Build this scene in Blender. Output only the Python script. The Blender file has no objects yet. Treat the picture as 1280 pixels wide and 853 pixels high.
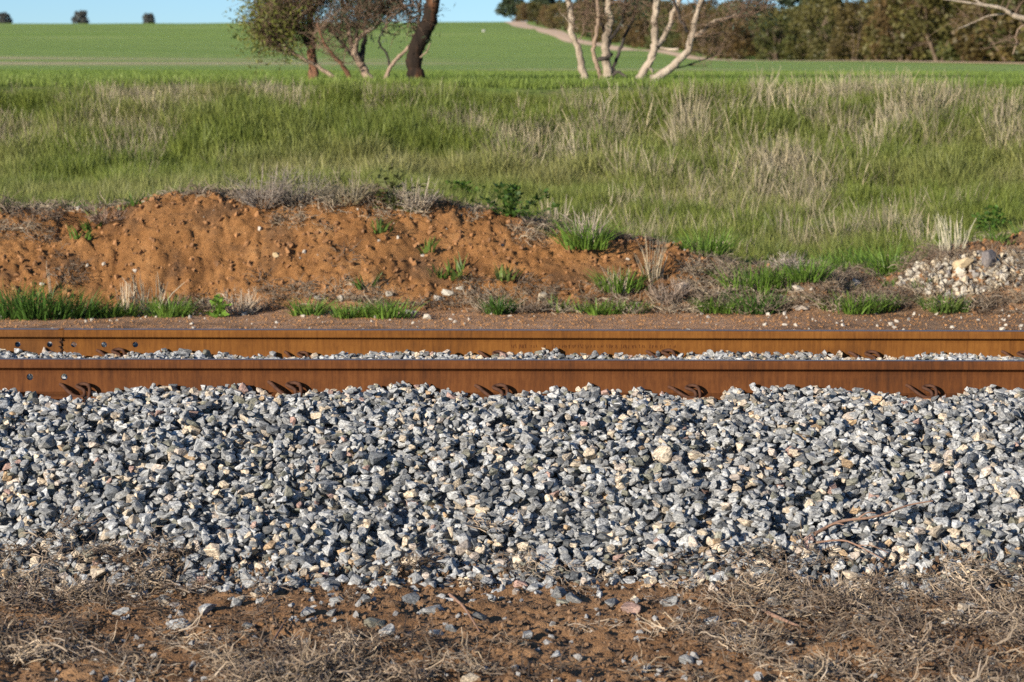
import bpy, bmesh, math, random
import numpy as np
from mathutils import Vector, Matrix, Euler

# ------------------------------------------------------------------ camera, sky, sun
SC = bpy.context.scene
COL = SC.collection
F_PX, CX, CY, HOR = 2944.0, 640.0, 426.5, 180.0      # focal length and horizon row, in photo pixels
CAM_Z = 1.40
PITCH = math.atan((CY - HOR) / F_PX)
ROLL = math.radians(0.11)

cam_d = bpy.data.cameras.new('camera')
cam = bpy.data.objects.new('camera', cam_d); COL.objects.link(cam)
cam_d.sensor_width = 36.0
cam_d.lens = F_PX * 36.0 / 1280.0
cam_d.clip_start = 0.1; cam_d.clip_end = 6000
cam_d.dof.use_dof = True
cam_d.dof.focus_distance = 8.9
cam_d.dof.aperture_fstop = 6.3
cam.matrix_world = Matrix.Translation((0, 0, CAM_Z)) @ Matrix.Rotation(math.pi/2 - PITCH, 4, 'X') @ Matrix.Rotation(ROLL, 4, 'Z')
SC.camera = cam

SUN_EL, SUN_AZ = math.radians(16.0), math.radians(43.0)   # azimuth: left of straight behind the camera
sun_dir = Vector((-math.sin(SUN_AZ)*math.cos(SUN_EL), -math.cos(SUN_AZ)*math.cos(SUN_EL), math.sin(SUN_EL)))
world = bpy.data.worlds.new('World'); SC.world = world; world.use_nodes = True
wn = world.node_tree; wn.nodes.clear()
sky = wn.nodes.new('ShaderNodeTexSky'); sky.sky_type = 'NISHITA'; sky.sun_disc = False
sky.sun_elevation = SUN_EL
sky.sun_rotation = math.atan2(sun_dir.x, sun_dir.y)
sky.altitude = 300; sky.air_density = 0.9; sky.dust_density = 0.25; sky.ozone_density = 5.0
bg = wn.nodes.new('ShaderNodeBackground'); bg.inputs['Strength'].default_value = 0.09
wo = wn.nodes.new('ShaderNodeOutputWorld')
wn.links.new(sky.outputs[0], bg.inputs[0]); wn.links.new(bg.outputs[0], wo.inputs[0])
sl = bpy.data.lights.new('sun', 'SUN'); sl.energy = 5.0; sl.angle = math.radians(0.53); sl.color = (1.0, 0.91, 0.78)
sun = bpy.data.objects.new('sun', sl); COL.objects.link(sun)
sun.rotation_euler = (-sun_dir).to_track_quat('-Z', 'Y').to_euler()
SC.view_settings.view_transform = 'Standard'; SC.view_settings.look = 'None'
SC.view_settings.exposure = 0.82; SC.view_settings.gamma = 1.0; SC.view_settings.use_curve_mapping = False
SC.cycles.use_denoising = False
SC.cycles.max_bounces = 6
SC.cycles.transparent_max_bounces = 4

RNG = np.random.default_rng(11)
random.seed(11)

# ------------------------------------------------------------------ numbers: rays, noise
_cp, _sp = math.cos(PITCH), math.sin(PITCH)
def ray(px, py):
    u, v = (px - CX) / F_PX, (CY - py) / F_PX
    c, s = math.cos(ROLL), math.sin(ROLL)
    u, v = u*c - v*s, u*s + v*c
    d = Vector((u, _cp + v*_sp, -_sp + v*_cp))
    return d / d.y
def at(px, py, D):
    d = ray(px, py)
    return Vector((d.x*D, D, CAM_Z + d.z*D))

def _hash(ix, iy, seed):
    h = (ix.astype(np.int64)*374761393 + iy.astype(np.int64)*668265263 + seed*1274126177) & 0xffffffff
    h = ((h ^ (h >> 13)) * 1274126177) & 0xffffffff
    h = h ^ (h >> 16)
    return (h & 0xffff) / 65535.0
def vnoise(x, y, seed=0):
    x = np.asarray(x, float); y = np.asarray(y, float)
    ix = np.floor(x); iy = np.floor(y)
    fx = x - ix; fy = y - iy
    fx = fx*fx*fx*(fx*(fx*6-15)+10); fy = fy*fy*fy*(fy*(fy*6-15)+10)
    a = _hash(ix, iy, seed); b = _hash(ix+1, iy, seed); c = _hash(ix, iy+1, seed); d = _hash(ix+1, iy+1, seed)
    return (a*(1-fx)+b*fx)*(1-fy) + (c*(1-fx)+d*fx)*fy
def fbm(x, y, seed=0, octv=4, gain=0.5):
    t = 0; amp = 1; s = 0; f = 1.0
    for o in range(octv):
        t = t + amp*(vnoise(x*f + 17.3*o, y*f - 9.1*o, seed+o)*2-1); s += amp; amp *= gain; f *= 2.03
    return t/s
def sstep(a, b, x):
    t = np.clip((np.asarray(x, float)-a)/(b-a), 0, 1); return t*t*(3-2*t)

# ------------------------------------------------------------------ terrain
_Y = np.concatenate([np.arange(25, 700, 2.0), np.arange(700, 4000, 20.0)])
_S = np.where(_Y < 440, 0.0320 + 8.61e-5*(_Y-25), 0)
_s440 = 0.0320 + 8.61e-5*415
_S = np.where(_Y >= 440, np.interp(_Y, [440, 560, 1100, 1300, 4000], [_s440, 0.046, 0.044, 0.0, 0.0]), _S)
_Z = 2.01 + np.concatenate([[0], np.cumsum((_S[1:]+_S[:-1])/2*np.diff(_Y))])
def z_field(y): return np.interp(y, _Y, _Z)
_py = [-6, 4, 6.0, 7.5, 8.0, 12.0, 12.75, 16.0, 17.2, 18.6, 22.3, 23.6, 25.2, 26.6]
_pl = [0.0, -.02, 0.0, 0.0, .02, .05, .25, .25, .60, .86, 1.02, 1.34, 1.80, 2.04]
_pr = [0.0, -.02, 0.0, 0.0, .02, .05, .25, .25, .32, .50, .98, 1.32, 1.81, 2.04]
def _prof(p, y):
    s = 0
    for o in (-.3, -.15, 0, .15, .3): s = s + np.interp(y+o, _py, p)
    return s/5
def terrain(x, y):
    x = np.asarray(x, float); y = np.asarray(y, float)
    w = sstep(-1.2, 1.4, x)
    lo = _prof(_pl, y)*(1-w) + _prof(_pr, y)*w
    lo = lo + fbm(x*.8, y*.8, 5, 3)*.06*sstep(17.5, 19, y) + fbm(x*.35, y*.35, 8, 2)*.06*sstep(20, 23, y)*(1-sstep(26, 40, y))
    hi = z_field(y) + fbm(x/90., y/90., 3, 3)*1.2*sstep(80, 300, y)
    t = sstep(25.6, 27.5, y)
    return lo*(1-t) + hi*t

CREST_PX = [-300, 0, 90, 150, 200, 250, 380, 480, 560, 620, 660, 720, 800, 900, 980, 1080, 1130, 1180, 1230, 1290, 1500]
CREST_PY = [272, 268, 270, 272, 258, 250, 249, 252, 262, 272, 282, 300, 309, 328, 345, 348, 338, 322, 312, 298, 290]
CREST_D = 17.1
_cx = [ (p-CX)/F_PX*CREST_D for p in CREST_PX ]
_cz = [ CAM_Z-(q-HOR)/F_PX*CREST_D for q in CREST_PY ]
def mound(x, y, fine=True):
    """spoil bank beyond the track and the bare strip in front of it"""
    x = np.asarray(x, float); y = np.asarray(y, float)
    base = terrain(x, y)
    crest = (np.interp(x-.08, _cx, _cz)+np.interp(x, _cx, _cz)+np.interp(x+.08, _cx, _cz))/3
    toe = 15.98 + .16*fbm(x*.9, x*0+3.1, 21, 3)
    top = 17.1 + .12*fbm(x*1.3, x*0+7.7, 22, 2)
    t = np.clip((y-toe)/(top-toe), 0, 1)
    up = .55*np.sin(t*math.pi/2) + .45*t*t*(3-2*t)
    back = sstep(18.55, 17.05, y)
    front = .25 + np.maximum(crest-.25, .04)*up
    z = np.where(y < top, front, base*(1-back) + crest*back)
    z = np.where(y < toe, base, np.maximum(z, np.where(y > top, base, 0)))
    # small sandy heap and the bulge the rubble lies on
    z = z + .15*np.exp(-(((x-2.12)/.25)**2 + ((y-16.25)/.28)**2)*1.2)
    z = z + .10*np.exp(-(((x-3.2)/.55)**2 + ((y-16.55)/.35)**2))
    if fine:
        m = sstep(15.85, 16.3, y)*(1-.6*sstep(17.6, 18.4, y))
        wx = x + .06*fbm(x*3.1, y*3.1, 33, 2); wy = y + .06*fbm(x*3.3+9, y*3.3, 34, 2)
        big = fbm(wx*1.9, wy*1.9, 31, 3)*.065
        lump = np.abs(fbm(wx*6.3, wy*5.1, 41, 4, .65))*.060
        rough = vnoise(wx*3, wy*3, 53)
        clod = np.abs(vnoise(wx*15+wy*4, wy*16-wx*3, 51)*2-1)*.022 + np.abs(vnoise(wx*31-wy*9, wy*29+wx*5, 54)*2-1)*.018 + (vnoise(x*57+y*9, y*55, 52)-.5)*.016
        clod = clod*(.35+1.3*rough)
        rill = 1-np.abs(fbm(wx*4.2+wy*1.2, wy*1.7, 61, 3))*2.4
        pit = -np.clip(rill-.62, 0, 1)*.07*sstep(.35, .65, vnoise(wx*1.7, wy*1.7, 63))
        z = z + (big + lump + clod + pit)*m + (1-m)*(fbm(x*9, y*5, 71, 3)*.008)
        z = z + .004
    return z
def in_mound(x, y): return (np.abs(x) < 5.0) & (y > 13.6) & (y < 18.6)

_by = [7.18, 7.42, 8.22, 8.6, 9.17, 9.24, 9.45, 9.9, 10.66, 10.75, 10.95, 11.6, 12.0, 12.75]
_bz = [-.03, .055, .325, .405, .440, .512, .500, .436, .436, .512, .495, .43, .39, .15]  # ridges just behind each rail: unseen, added so the bolt holes look onto shade
RAIL_Y = (9.2, 10.7)
NEAR_CLIPS = [at(p, 480, 9.13).x for p in (95, 358, 618, 860, 1157)]
FAR_CLIPS = [at(p, 440, 10.63).x for p in (140, 372, 617, 830, 1085, 1275)]
def ballast_top(x, y):
    x = np.asarray(x, float); y = np.asarray(y, float)
    toe = .10*fbm(x*1.1, x*0+2, 91, 3) - .10*sstep(.9, 1.5, x) + .10*sstep(-1.2, -1.7, x)
    yy = y - toe*sstep(8.8, 7.5, y)
    z = (np.interp(yy-.02, _by, _bz)+np.interp(yy, _by, _bz)+np.interp(yy+.02, _by, _bz))/3
    z = z + fbm(x*2.5, y*2.5, 95, 2)*.012
    dip = 0
    for xs, yr in ((NEAR_CLIPS, 9.13), (FAR_CLIPS, 10.60)):
        for c in xs:
            dip = dip + (.046 if yr < 10 else .030)*np.exp(-((x-c)/.15)**2 - ((y-yr+.03)/.13)**2)*(y < yr+.08)
    return z - dip + .004*np.exp(-((y-10.5)/.15)**2)

def dirt_verge(x, y):
    x = np.asarray(x, float); y = np.asarray(y, float)
    z = terrain(x, y) + .006
    z = z + fbm(x*1.5, y*1.5, 101, 3)*.022 + np.abs(fbm(x*8, y*8, 103, 3))*.022 - .006
    z = z + np.abs(vnoise(x*22+y*5, y*21-x*4, 104)*2-1)*.013*(.3+1.3*vnoise(x*3, y*3, 107)) + (vnoise(x*60+y*8, y*58, 105)-.5)*.011
    return z
def surface(x, y):
    """top of whatever ground stands at x, y"""
    x = np.asarray(x, float); y = np.asarray(y, float)
    z = terrain(x, y)
    z = np.where((y < 7.9) & (y > 5.2), dirt_verge(x, y), z)
    z = np.where((y > 7.2) & (y < 12.8), np.maximum(z, ballast_top(x, y)), z)
    z = np.where(in_mound(x, y), mound(x, y), z)
    return z
_DS = np.concatenate([np.arange(5.4, 30, .015), np.arange(30, 900, .5)])
def hit(px, py, dmin=5.4):
    d = ray(px, py)
    D = _DS[_DS >= dmin]
    zz = CAM_Z + d.z*D
    g = surface(d.x*D, D)
    k = np.argmax(zz <= g)
    if zz[k] > g[k]: k = len(D)-1
    return Vector((d.x*D[k], D[k], float(g[k])))

# ------------------------------------------------------------------ helpers: objects, meshes, materials
def tag(o, label=None, cat=None, group=None, kind=None):
    if label: o['label'] = label
    if cat: o['category'] = cat
    if group: o['group'] = group
    if kind: o['kind'] = kind
    return o
def obj(name, mesh, mat=None, parent=None, loc=None):
    o = bpy.data.objects.new(name, mesh); COL.objects.link(o)
    if mat is not None and len(mesh.materials) == 0: mesh.materials.append(mat)
    if parent: o.parent = parent
    if loc is not None: o.location = loc
    return o
def empty(name, loc):
    o = bpy.data.objects.new(name, None); COL.objects.link(o); o.location = loc; o.empty_display_size = .05
    return o
def np_mesh(name, V, F, smooth=False):
    """V (n,3); F (m,3) or (m,4) or list of such"""
    me = bpy.data.meshes.new(name)
    V = np.asarray(V, np.float32)
    Fs = F if isinstance(F, list) else [F]
    Fs = [np.asarray(f, np.int32) for f in Fs if len(f)]
    me.vertices.add(len(V)); me.vertices.foreach_set('co', V.ravel())
    loops = np.concatenate([f.ravel() for f in Fs])
    sizes = np.concatenate([np.full(len(f), f.shape[1], np.int32) for f in Fs])
    starts = np.concatenate([[0], np.cumsum(sizes)[:-1]]).astype(np.int32)
    me.loops.add(len(loops)); me.loops.foreach_set('vertex_index', loops)
    me.polygons.add(len(sizes)); me.polygons.foreach_set('loop_start', starts)
    me.update(calc_edges=True)
    if smooth: me.polygons.foreach_set('use_smooth', np.ones(len(sizes), bool))
    else: me.polygons.foreach_set('use_smooth', np.zeros(len(sizes), bool))
    return me
def add_attr(me, name, arr, typ='FLOAT_COLOR', dom='POINT'):
    a = me.attributes.new(name, typ, dom)
    arr = np.asarray(arr, np.float32)
    if typ == 'FLOAT_COLOR':
        if arr.shape[1] == 3: arr = np.concatenate([arr, np.ones((len(arr), 1), np.float32)], 1)
        a.data.foreach_set('color', arr.ravel())
    elif typ == 'FLOAT_VECTOR': a.data.foreach_set('vector', arr.ravel())
    else: a.data.foreach_set('value', arr.ravel())
def grid_mesh(name, xs, ys, zf, smooth=True):
    X, Y = np.meshgrid(xs, ys)
    Z = zf(X, Y)
    V = np.stack([X, Y, Z], -1).reshape(-1, 3)
    nx, ny = len(xs), len(ys)
    i = np.arange(nx*(ny-1)).reshape(ny-1, nx)[:, :-1].ravel()
    F = np.stack([i, i+1, i+1+nx, i+nx], 1)
    return np_mesh(name, V, F, smooth), X.ravel(), Y.ravel()

class NT:
    def __init__(self, name):
        self.m = bpy.data.materials.new(name); self.m.use_nodes = True
        self.t = self.m.node_tree; self.t.nodes.clear()
        self.out = self.n('ShaderNodeOutputMaterial')
    def n(self, typ, **kw):
        nd = self.t.nodes.new(typ)
        for k, v in kw.items(): setattr(nd, k, v)
        return nd
    def set(self, sock, v):
        if isinstance(v, bpy.types.NodeSocket): self.t.links.new(v, sock)
        elif isinstance(v, (tuple, list)) and len(v) == 3 and sock.type == 'RGBA': sock.default_value = (*v, 1)
        else: sock.default_value = v
    def noise(self, vec, scale, detail=4, rough=.55, dim='3D', dist=0.0):
        nd = self.n('ShaderNodeTexNoise'); 
        if vec is not None: self.set(nd.inputs['Vector'], vec)
        nd.inputs['Scale'].default_value = scale; nd.inputs['Detail'].default_value = detail
        nd.inputs['Roughness'].default_value = rough; nd.inputs['Distortion'].default_value = dist
        return nd.outputs['Fac']
    def ramp(self, fac, stops):
        nd = self.n('ShaderNodeValToRGB'); self.set(nd.inputs[0], fac)
        cr = nd.color_ramp
        while len(cr.elements) < len(stops): cr.elements.new(.5)
        for e, (p, c) in zip(cr.elements, stops):
            e.position = p; e.color = (*c, 1) if len(c) == 3 else c
        return nd.outputs[0]
    def mapr(self, v, a, b, c=0.0, d=1.0):
        nd = self.n('ShaderNodeMapRange'); self.set(nd.inputs[0], v)
        for i, q in enumerate((a, b, c, d)): nd.inputs[i+1].default_value = q
        return nd.outputs[0]
    def mix(self, fac, a, b, mode='MIX'):
        nd = self.n('ShaderNodeMix', data_type='RGBA', blend_type=mode)
        self.set(nd.inputs[0], fac); self.set(nd.inputs[6], a); self.set(nd.inputs[7], b)
        return nd.outputs[2]
    def math(self, op, a, b=0.0):
        nd = self.n('ShaderNodeMath', operation=op); self.set(nd.inputs[0], a); self.set(nd.inputs[1], b)
        return nd.outputs[0]
    def mapping(self, vec, scale=(1, 1, 1), rot=(0, 0, 0)):
        nd = self.n('ShaderNodeMapping'); self.set(nd.inputs[0], vec)
        nd.inputs['Scale'].default_value = scale; nd.inputs['Rotation'].default_value = rot
        return nd.outputs[0]
    def pos(self): return self.n('ShaderNodeNewGeometry').outputs['Position']
    def attr(self, name, typ='GEOMETRY'):
        nd = self.n('ShaderNodeAttribute', attribute_type=typ, attribute_name=name); return nd
    def bump(self, h, strength=.5, dist=.01):
        nd = self.n('ShaderNodeBump'); self.set(nd.inputs['Height'], h)
        nd.inputs['Strength'].default_value = strength; nd.inputs['Distance'].default_value = dist
        return nd.outputs[0]
    def principled(self, color, rough=.8, metal=0.0, spec=.3, normal=None):
        nd = self.n('ShaderNodeBsdfPrincipled')
        self.set(nd.inputs['Base Color'], color); self.set(nd.inputs['Roughness'], rough)
        self.set(nd.inputs['Metallic'], metal); self.set(nd.inputs['Specular IOR Level'], spec)
        if normal is not None: self.set(nd.inputs['Normal'], normal)
        self.t.links.new(nd.outputs[0], self.out.inputs[0])
        return nd
    def leaf(self, color, trans=.3, rough=.5, spec=.25):
        p = self.n('ShaderNodeBsdfPrincipled'); self.set(p.inputs['Base Color'], color)
        p.inputs['Roughness'].default_value = rough; p.inputs['Specular IOR Level'].default_value = spec
        t = self.n('ShaderNodeBsdfTranslucent'); self.set(t.inputs[0], color)
        m = self.n('ShaderNodeMixShader'); m.inputs[0].default_value = trans
        self.t.links.new(p.outputs[0], m.inputs[1]); self.t.links.new(t.outputs[0], m.inputs[2])
        self.t.links.new(m.outputs[0], self.out.inputs[0])

# --- stone (tint from mesh attribute, from the instancer or from the object's colour)
def mat_stone(name, source, speckle=1.0):
    k = NT(name)
    if source == 'object': tint = k.n('ShaderNodeObjectInfo').outputs['Color']
    elif source == 'instance': tint = k.attr('tint', 'INSTANCER').outputs['Color']
    else: tint = k.attr('tint').outputs['Color']
    sco = k.attr('sco').outputs['Vector']
    band = k.noise(k.mapping(sco, (1.0, 1.4, 3.4), (.5, .3, 0)), 1.25, 4, .7, dist=1.0)
    grain = k.noise(sco, 3.4, 3, .8)
    v = k.math('ADD', k.math('MULTIPLY', band, .6), k.math('MULTIPLY', grain, .4))
    val = k.ramp(v, [(.38, (.22, .225, .235)), (.455, (.62, .625, .63)), (.52, (.98, .98, .97)), (.60, (1.50, 1.49, 1.45))])
    c = k.mix(speckle, tint, k.mix(1.0, tint, val, 'MULTIPLY'))
    dust = k.noise(sco, 1.1, 2, .5)
    c = k.mix(k.mapr(dust, .55, .8, 0, .30), c, (.36, .30, .23))
    h = k.math('ADD', k.math('MULTIPLY', k.noise(sco, 3.5, 5, .65), 1.0), k.math('MULTIPLY', grain, .25))
    k.principled(c, .78, spec=.3, normal=k.bump(h, .6, .006))
    return k.m
M_STONE_MESH = mat_stone('ballast_granite_mixed', 'mesh')
M_STONE_OBJ = mat_stone('ballast_granite', 'object')
M_ROCK_OBJ = mat_stone('pale_limestone', 'object', .45)
M_PEBBLE = mat_stone('pebble', 'instance', .4)

def mat_soil(name, stops, bump=.6, scale=1.0, dark=(.10, .065, .045), darkamt=.5):
    k = NT(name); p = k.pos()
    n1 = k.noise(p, 3.2*scale, 6, .62); n2 = k.noise(p, 38*scale, 4, .7)
    f = k.math('ADD', k.math('MULTIPLY', n1, .7), k.math('MULTIPLY', n2, .3))
    c = k.ramp(f, stops)
    spot = k.noise(p, 17*scale, 3, .7)
    c = k.mix(k.mapr(spot, .60, .78, 0, darkamt), c, dark)
    h = k.math('ADD', k.math('MULTIPLY', k.noise(p, 60, 4, .7), .5), k.noise(p, 190, 2, .6))
    return k, c, h
def make_verge_mat():
    k, c, h = mat_soil('dry_brown_dirt', [(.32, (.095, .050, .024)), (.46, (.190, .102, .048)), (.60, (.285, .162, .080))], dark=(.09, .055, .035))
    k.principled(c, .92, spec=.15, normal=k.bump(h, .8, .008)); return k.m
def make_mound_mat():
    k, c, h = mat_soil('orange_spoil_earth', [(.32, (.125, .058, .025)), (.45, (.25, .116, .041)), (.56, (.35, .168, .062)), (.70, (.44, .245, .105))], dark=(.16, .085, .05), darkamt=.6)
    z = k.attr('zone'); sep = k.n('ShaderNodeSeparateColor'); k.set(sep.inputs[0], z.outputs['Color'])
    p = k.pos()
    strip = k.ramp(k.noise(p, 7, 6, .7), [(.3, (.29, .165, .092)), (.52, (.43, .250, .142)), (.7, (.52, .32, .20))])
    c = k.mix(sep.outputs[0], c, strip)
    tan = k.ramp(k.noise(p, 9, 5, .6), [(.35, (.21, .125, .070)), (.6, (.31, .195, .115))])
    c = k.mix(sep.outputs[2], c, tan)
    org = k.mapr(k.noise(k.mapping(p, (1.3, 1.0, 1.6)), 1.5, 6, .7), .50, .66, 0, .75)
    c = k.mix(org, c, (.120, .072, .042))
    k.principled(c, .95, spec=.1, normal=k.bump(h, 1.0, .016)); return k.m
def make_ground_mat():
    k = NT('paddock_and_bank_ground'); p = k.pos()
    sep = k.n('ShaderNodeSeparateColor'); k.set(sep.inputs[0], k.attr('zone').outputs['Color'])
    dirt = k.ramp(k.noise(p, 5, 6, .7), [(.3, (.13, .075, .045)), (.55, (.22, .125, .075)), (.7, (.28, .17, .11))])
    bank = k.ramp(k.noise(p, 3, 6, .7), [(.32, (.055, .065, .020)), (.5, (.085, .115, .028)), (.62, (.20, .17, .085)), (.75, (.22, .12, .06))])
    fieldn = k.noise(k.mapping(p, (.022, .16, 0)), 1.0, 5, .6)
    fieldf = k.noise(k.mapping(p, (1.2, .45, 0)), 1.0, 4, .7)
    f = k.math('ADD', k.math('MULTIPLY', fieldn, .65), k.math('MULTIPLY', fieldf, .35))
    crop = k.ramp(f, [(.36, (.150, .232, .046)), (.50, (.205, .285, .068)), (.64, (.275, .330, .110))])
    thin = k.ramp(fieldf, [(.3, (.34, .29, .14)), (.6, (.50, .39, .25))])
    crop = k.mix(sep.outputs[2], crop, thin)
    c = k.mix(sep.outputs[1], dirt, bank)
    fz = k.attr('fieldmask').outputs['Fac']
    c = k.mix(fz, c, crop)
    k.principled(c, .95, spec=.08, normal=k.bump(k.noise(p, 6, 4, .65), .9, .10)); return k.m

def mat_grass(name, trans=.3, source='INSTANCER'):
    k = NT(name)
    if source == 'OBJECT': t = k.n('ShaderNodeObjectInfo').outputs['Color']
    else: t = k.attr('tint', 'INSTANCER').outputs['Color']
    s = k.attr('shade').outputs['Fac']           # per-blade variation
    c = k.mix(1.0, t, k.ramp(s, [(0, (.62, .62, .62)), (.5, (1, 1, 1)), (1, (1.35, 1.3, 1.15))]), 'MULTIPLY')
    k.leaf(c, trans); return k.m
M_GRASS = mat_grass('green_grass_blades')
M_STRAW = mat_grass('dry_straw_stems', .12)
M_GRASS_O = mat_grass('green_tuft_blades', .3, 'OBJECT')
M_STRAW_O = mat_grass('dry_tuft_stems', .1, 'OBJECT')

def mat_simple(name, color, rough=.8, spec=.2, var=.35, scale=20, bump=.3, bd=.005, metal=0.0):
    k = NT(name)
    tc = k.n('ShaderNodeTexCoord').outputs['Object']
    n = k.noise(tc, scale, 5, .65)
    lo = tuple(c*(1-var) for c in color); hi = tuple(min(c*(1+var), 1) for c in color)
    k.principled(k.ramp(n, [(.3, lo), (.7, hi)]), rough, metal, spec, k.bump(n, bump, bd)); return k.m

def mat_rust(name, cols, streak=.5):
    k = NT(name); p = k.pos()
    broad = k.noise(k.mapping(p, (1.2, 1, 2.5)), 2.0, 5, .6)
    fine = k.noise(k.mapping(p, (90, 60, 22)), 1.0, 5, .7)
    vert = k.noise(k.mapping(p, (70, 1, 3.0)), 1.0, 4, .6)
    f = k.math('ADD', k.math('MULTIPLY', broad, .40), k.math('ADD', k.math('MULTIPLY', fine, .28), k.math('MULTIPLY', vert, .32)))
    c = k.ramp(f, [(.33, cols[0]), (.47, cols[1]), (.64, cols[2])])
    pit = k.noise(p, 240, 3, .6)
    c = k.mix(k.mapr(pit, .60, .74, 0, .45), c, tuple(q*.45 for q in cols[0]))
    # fine grain and pits raise the bump
    k.principled(c, .85, 0, .2, k.bump(k.math('ADD', fine, k.math('MULTIPLY', pit, .8)), .35, .0012)); return k.m
M_RUST_FAR = mat_rust('golden_rust', [(.060, .022, .005), (.128, .047, .008), (.195, .078, .014)])
M_RUST_FAR2 = mat_rust('dull_brown_rust', [(.055, .021, .006), (.108, .041, .009), (.160, .065, .016)])
M_RUST_NEAR = mat_rust('red_brown_rust', [(.040, .014, .005), (.088, .029, .007), (.145, .052, .013)])
M_RUST_DARK = mat_rust('dark_rust', [(.06, .024, .012), (.125, .050, .022), (.20, .085, .04)])
def make_steel():
    k = NT('polished_running_steel'); p = k.pos()
    n = k.noise(k.mapping(p, (3, 160, 1)), 1.0, 4, .6)
    k.principled(k.ramp(n, [(.3, (.10, .092, .10)), (.7, (.18, .168, .178))]), .55, .3, .3); return k.m
M_STEEL = make_steel()
M_SCALE = mat_simple('burnt_weld_scale', (.045, .020, .010), .9, var=.6, scale=90, bump=.8)

# ------------------------------------------------------------------ ground sheets
def ground_sheet():
    xs = np.concatenate([[-2500, -900, -400, -200, -110, -70, -45, -30, -20, -14], np.arange(-10, 10.01, .16), [14, 20, 30, 45, 70, 110, 200, 400, 900, 2500]])
    xs = np.unique(np.concatenate([xs, np.arange(-110, 111, 5.0)]))
    ys = np.concatenate([[-60, -20, -6, 0, 3, 4, 5], np.arange(5.5, 28, .12), np.arange(28, 60, .6), np.arange(60, 180, 2), np.arange(180, 640, 4), np.arange(640, 1400, 25), [1500, 1800, 2400, 3500]])
    def zf(X, Y):
        z = terrain(X, Y)
        z = z - np.where((Y > 5.2) & (Y < 13.0) & (np.abs(X) < 14), .05, 0)
        z = z - .12*np.where((np.abs(X) < 4.8) & (Y > 13.75) & (Y < 18.4), 1, 0)
        return z
    me, X, Y = grid_mesh('ground', xs, ys, zf)
    green = sstep(17.6, 18.6, Y)
    bare = sstep(.45, .7, fbm(X*.7, Y*.9, 201, 3)*.5+.5)*sstep(18, 19, Y)*(1-sstep(23, 24, Y))
    green = green*(1-.8*bare)
    thin = (np.exp(-((Y-118-X*.25)/11)**2)*sstep(2, -12, X)*1.0 + np.exp(-((Y-172-X*.2)/12)**2)*sstep(0, -16, X)*.9
            + np.exp(-((Y-78)/9)**2)*sstep(-3, 1, X)*sstep(12, 5, X)*.5 + .7*np.exp(-((Y-60)/9)**2)*sstep(-8, -4, X)*sstep(3, -1, X)*.6)
    thin = thin*np.clip(fbm(X*.07, Y*.22, 211, 4)*1.5+.85, 0, 1.2)
    thin = np.maximum(thin, sstep(540, 620, Y)*.55)
    add_attr(me, 'zone', np.stack([X*0, green, np.clip(thin, 0, 1)], 1))
    add_attr(me, 'fieldmask', sstep(26.0, 27.6, Y+fbm(X*.6, Y*.6, 7, 2)*.5), 'FLOAT')
    o = obj('ground', me, make_ground_mat()); tag(o, kind='structure')
ground_sheet()

def verge_sheet():
    xs = np.arange(-2.7, 2.701, .0125); ys = np.arange(5.25, 7.86, .0125)
    me, X, Y = grid_mesh('dirt_verge', xs, ys, dirt_verge)
    tag(obj('dirt_verge', me, make_verge_mat()), kind='structure')
verge_sheet()

def mound_sheet():
    xs = np.arange(-4.95, 4.951, .0165)
    ys = np.concatenate([np.arange(13.7, 15.7, .04), np.arange(15.7, 17.5, .0145), np.arange(17.5, 18.55, .035)])
    me, X, Y = grid_mesh('earth_mound', xs, ys, mound)
    strip = 1-sstep(15.85, 16.25, Y+fbm(X*2, Y*2, 221, 3)*.18)
    heap = np.clip(np.exp(-(((X-2.12)/.33)**2+((Y-16.25)/.3)**2))*1.3 + .9*sstep(1.6, 2.6, X), 0, 1)
    add_attr(me, 'zone', np.stack([strip, strip*0, heap], 1))
    tag(obj('earth_mound', me, make_mound_mat()), kind='structure')
mound_sheet()

# sandy vehicle track along the edge of the scrub
EDGE = [(1500, 84, 98), (1290, 80, 122), (1100, 79, 148), (900, 72, 190), (720, 55, 320), (660, 42, 430), (632, 34, 500)]
_ed = np.array([e[2] for e in EDGE][::-1] , float)
_order = np.argsort([e[2] for e in EDGE])
_eD = np.array([EDGE[i][2] for i in _order], float)
_eX = np.array([(EDGE[i][0]-CX)/F_PX*EDGE[i][2] for i in _order], float)
def edge_x(D): return np.interp(D, _eD, _eX)
def track_sheet():
    ys = np.arange(98, 520, 2.0)
    u = np.linspace(-1, 1, 7)
    V = []
    for y in ys:
        xc = float(edge_x(y)) + .4*math.sin(y*.07); w = 1.05 + .3*math.sin(y*.11)+ .004*max(0, y-200)
        for q in u:
            x = xc + q*w - .9
            V.append((x, y, float(terrain(x, y)) + .06 - .04*abs(q)))
    n = 7; i = np.arange(n*(len(ys)-1)).reshape(-1, n)[:, :-1].ravel()
    me = np_mesh('sandy_track', V, np.stack([i, i+1, i+1+n, i+n], 1), True)
    tag(obj('sandy_track', me, mat_simple('pale_sand', (.60, .43, .29), .95, .1, .2, .6, .3, .05)), kind='structure')
track_sheet()

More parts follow.
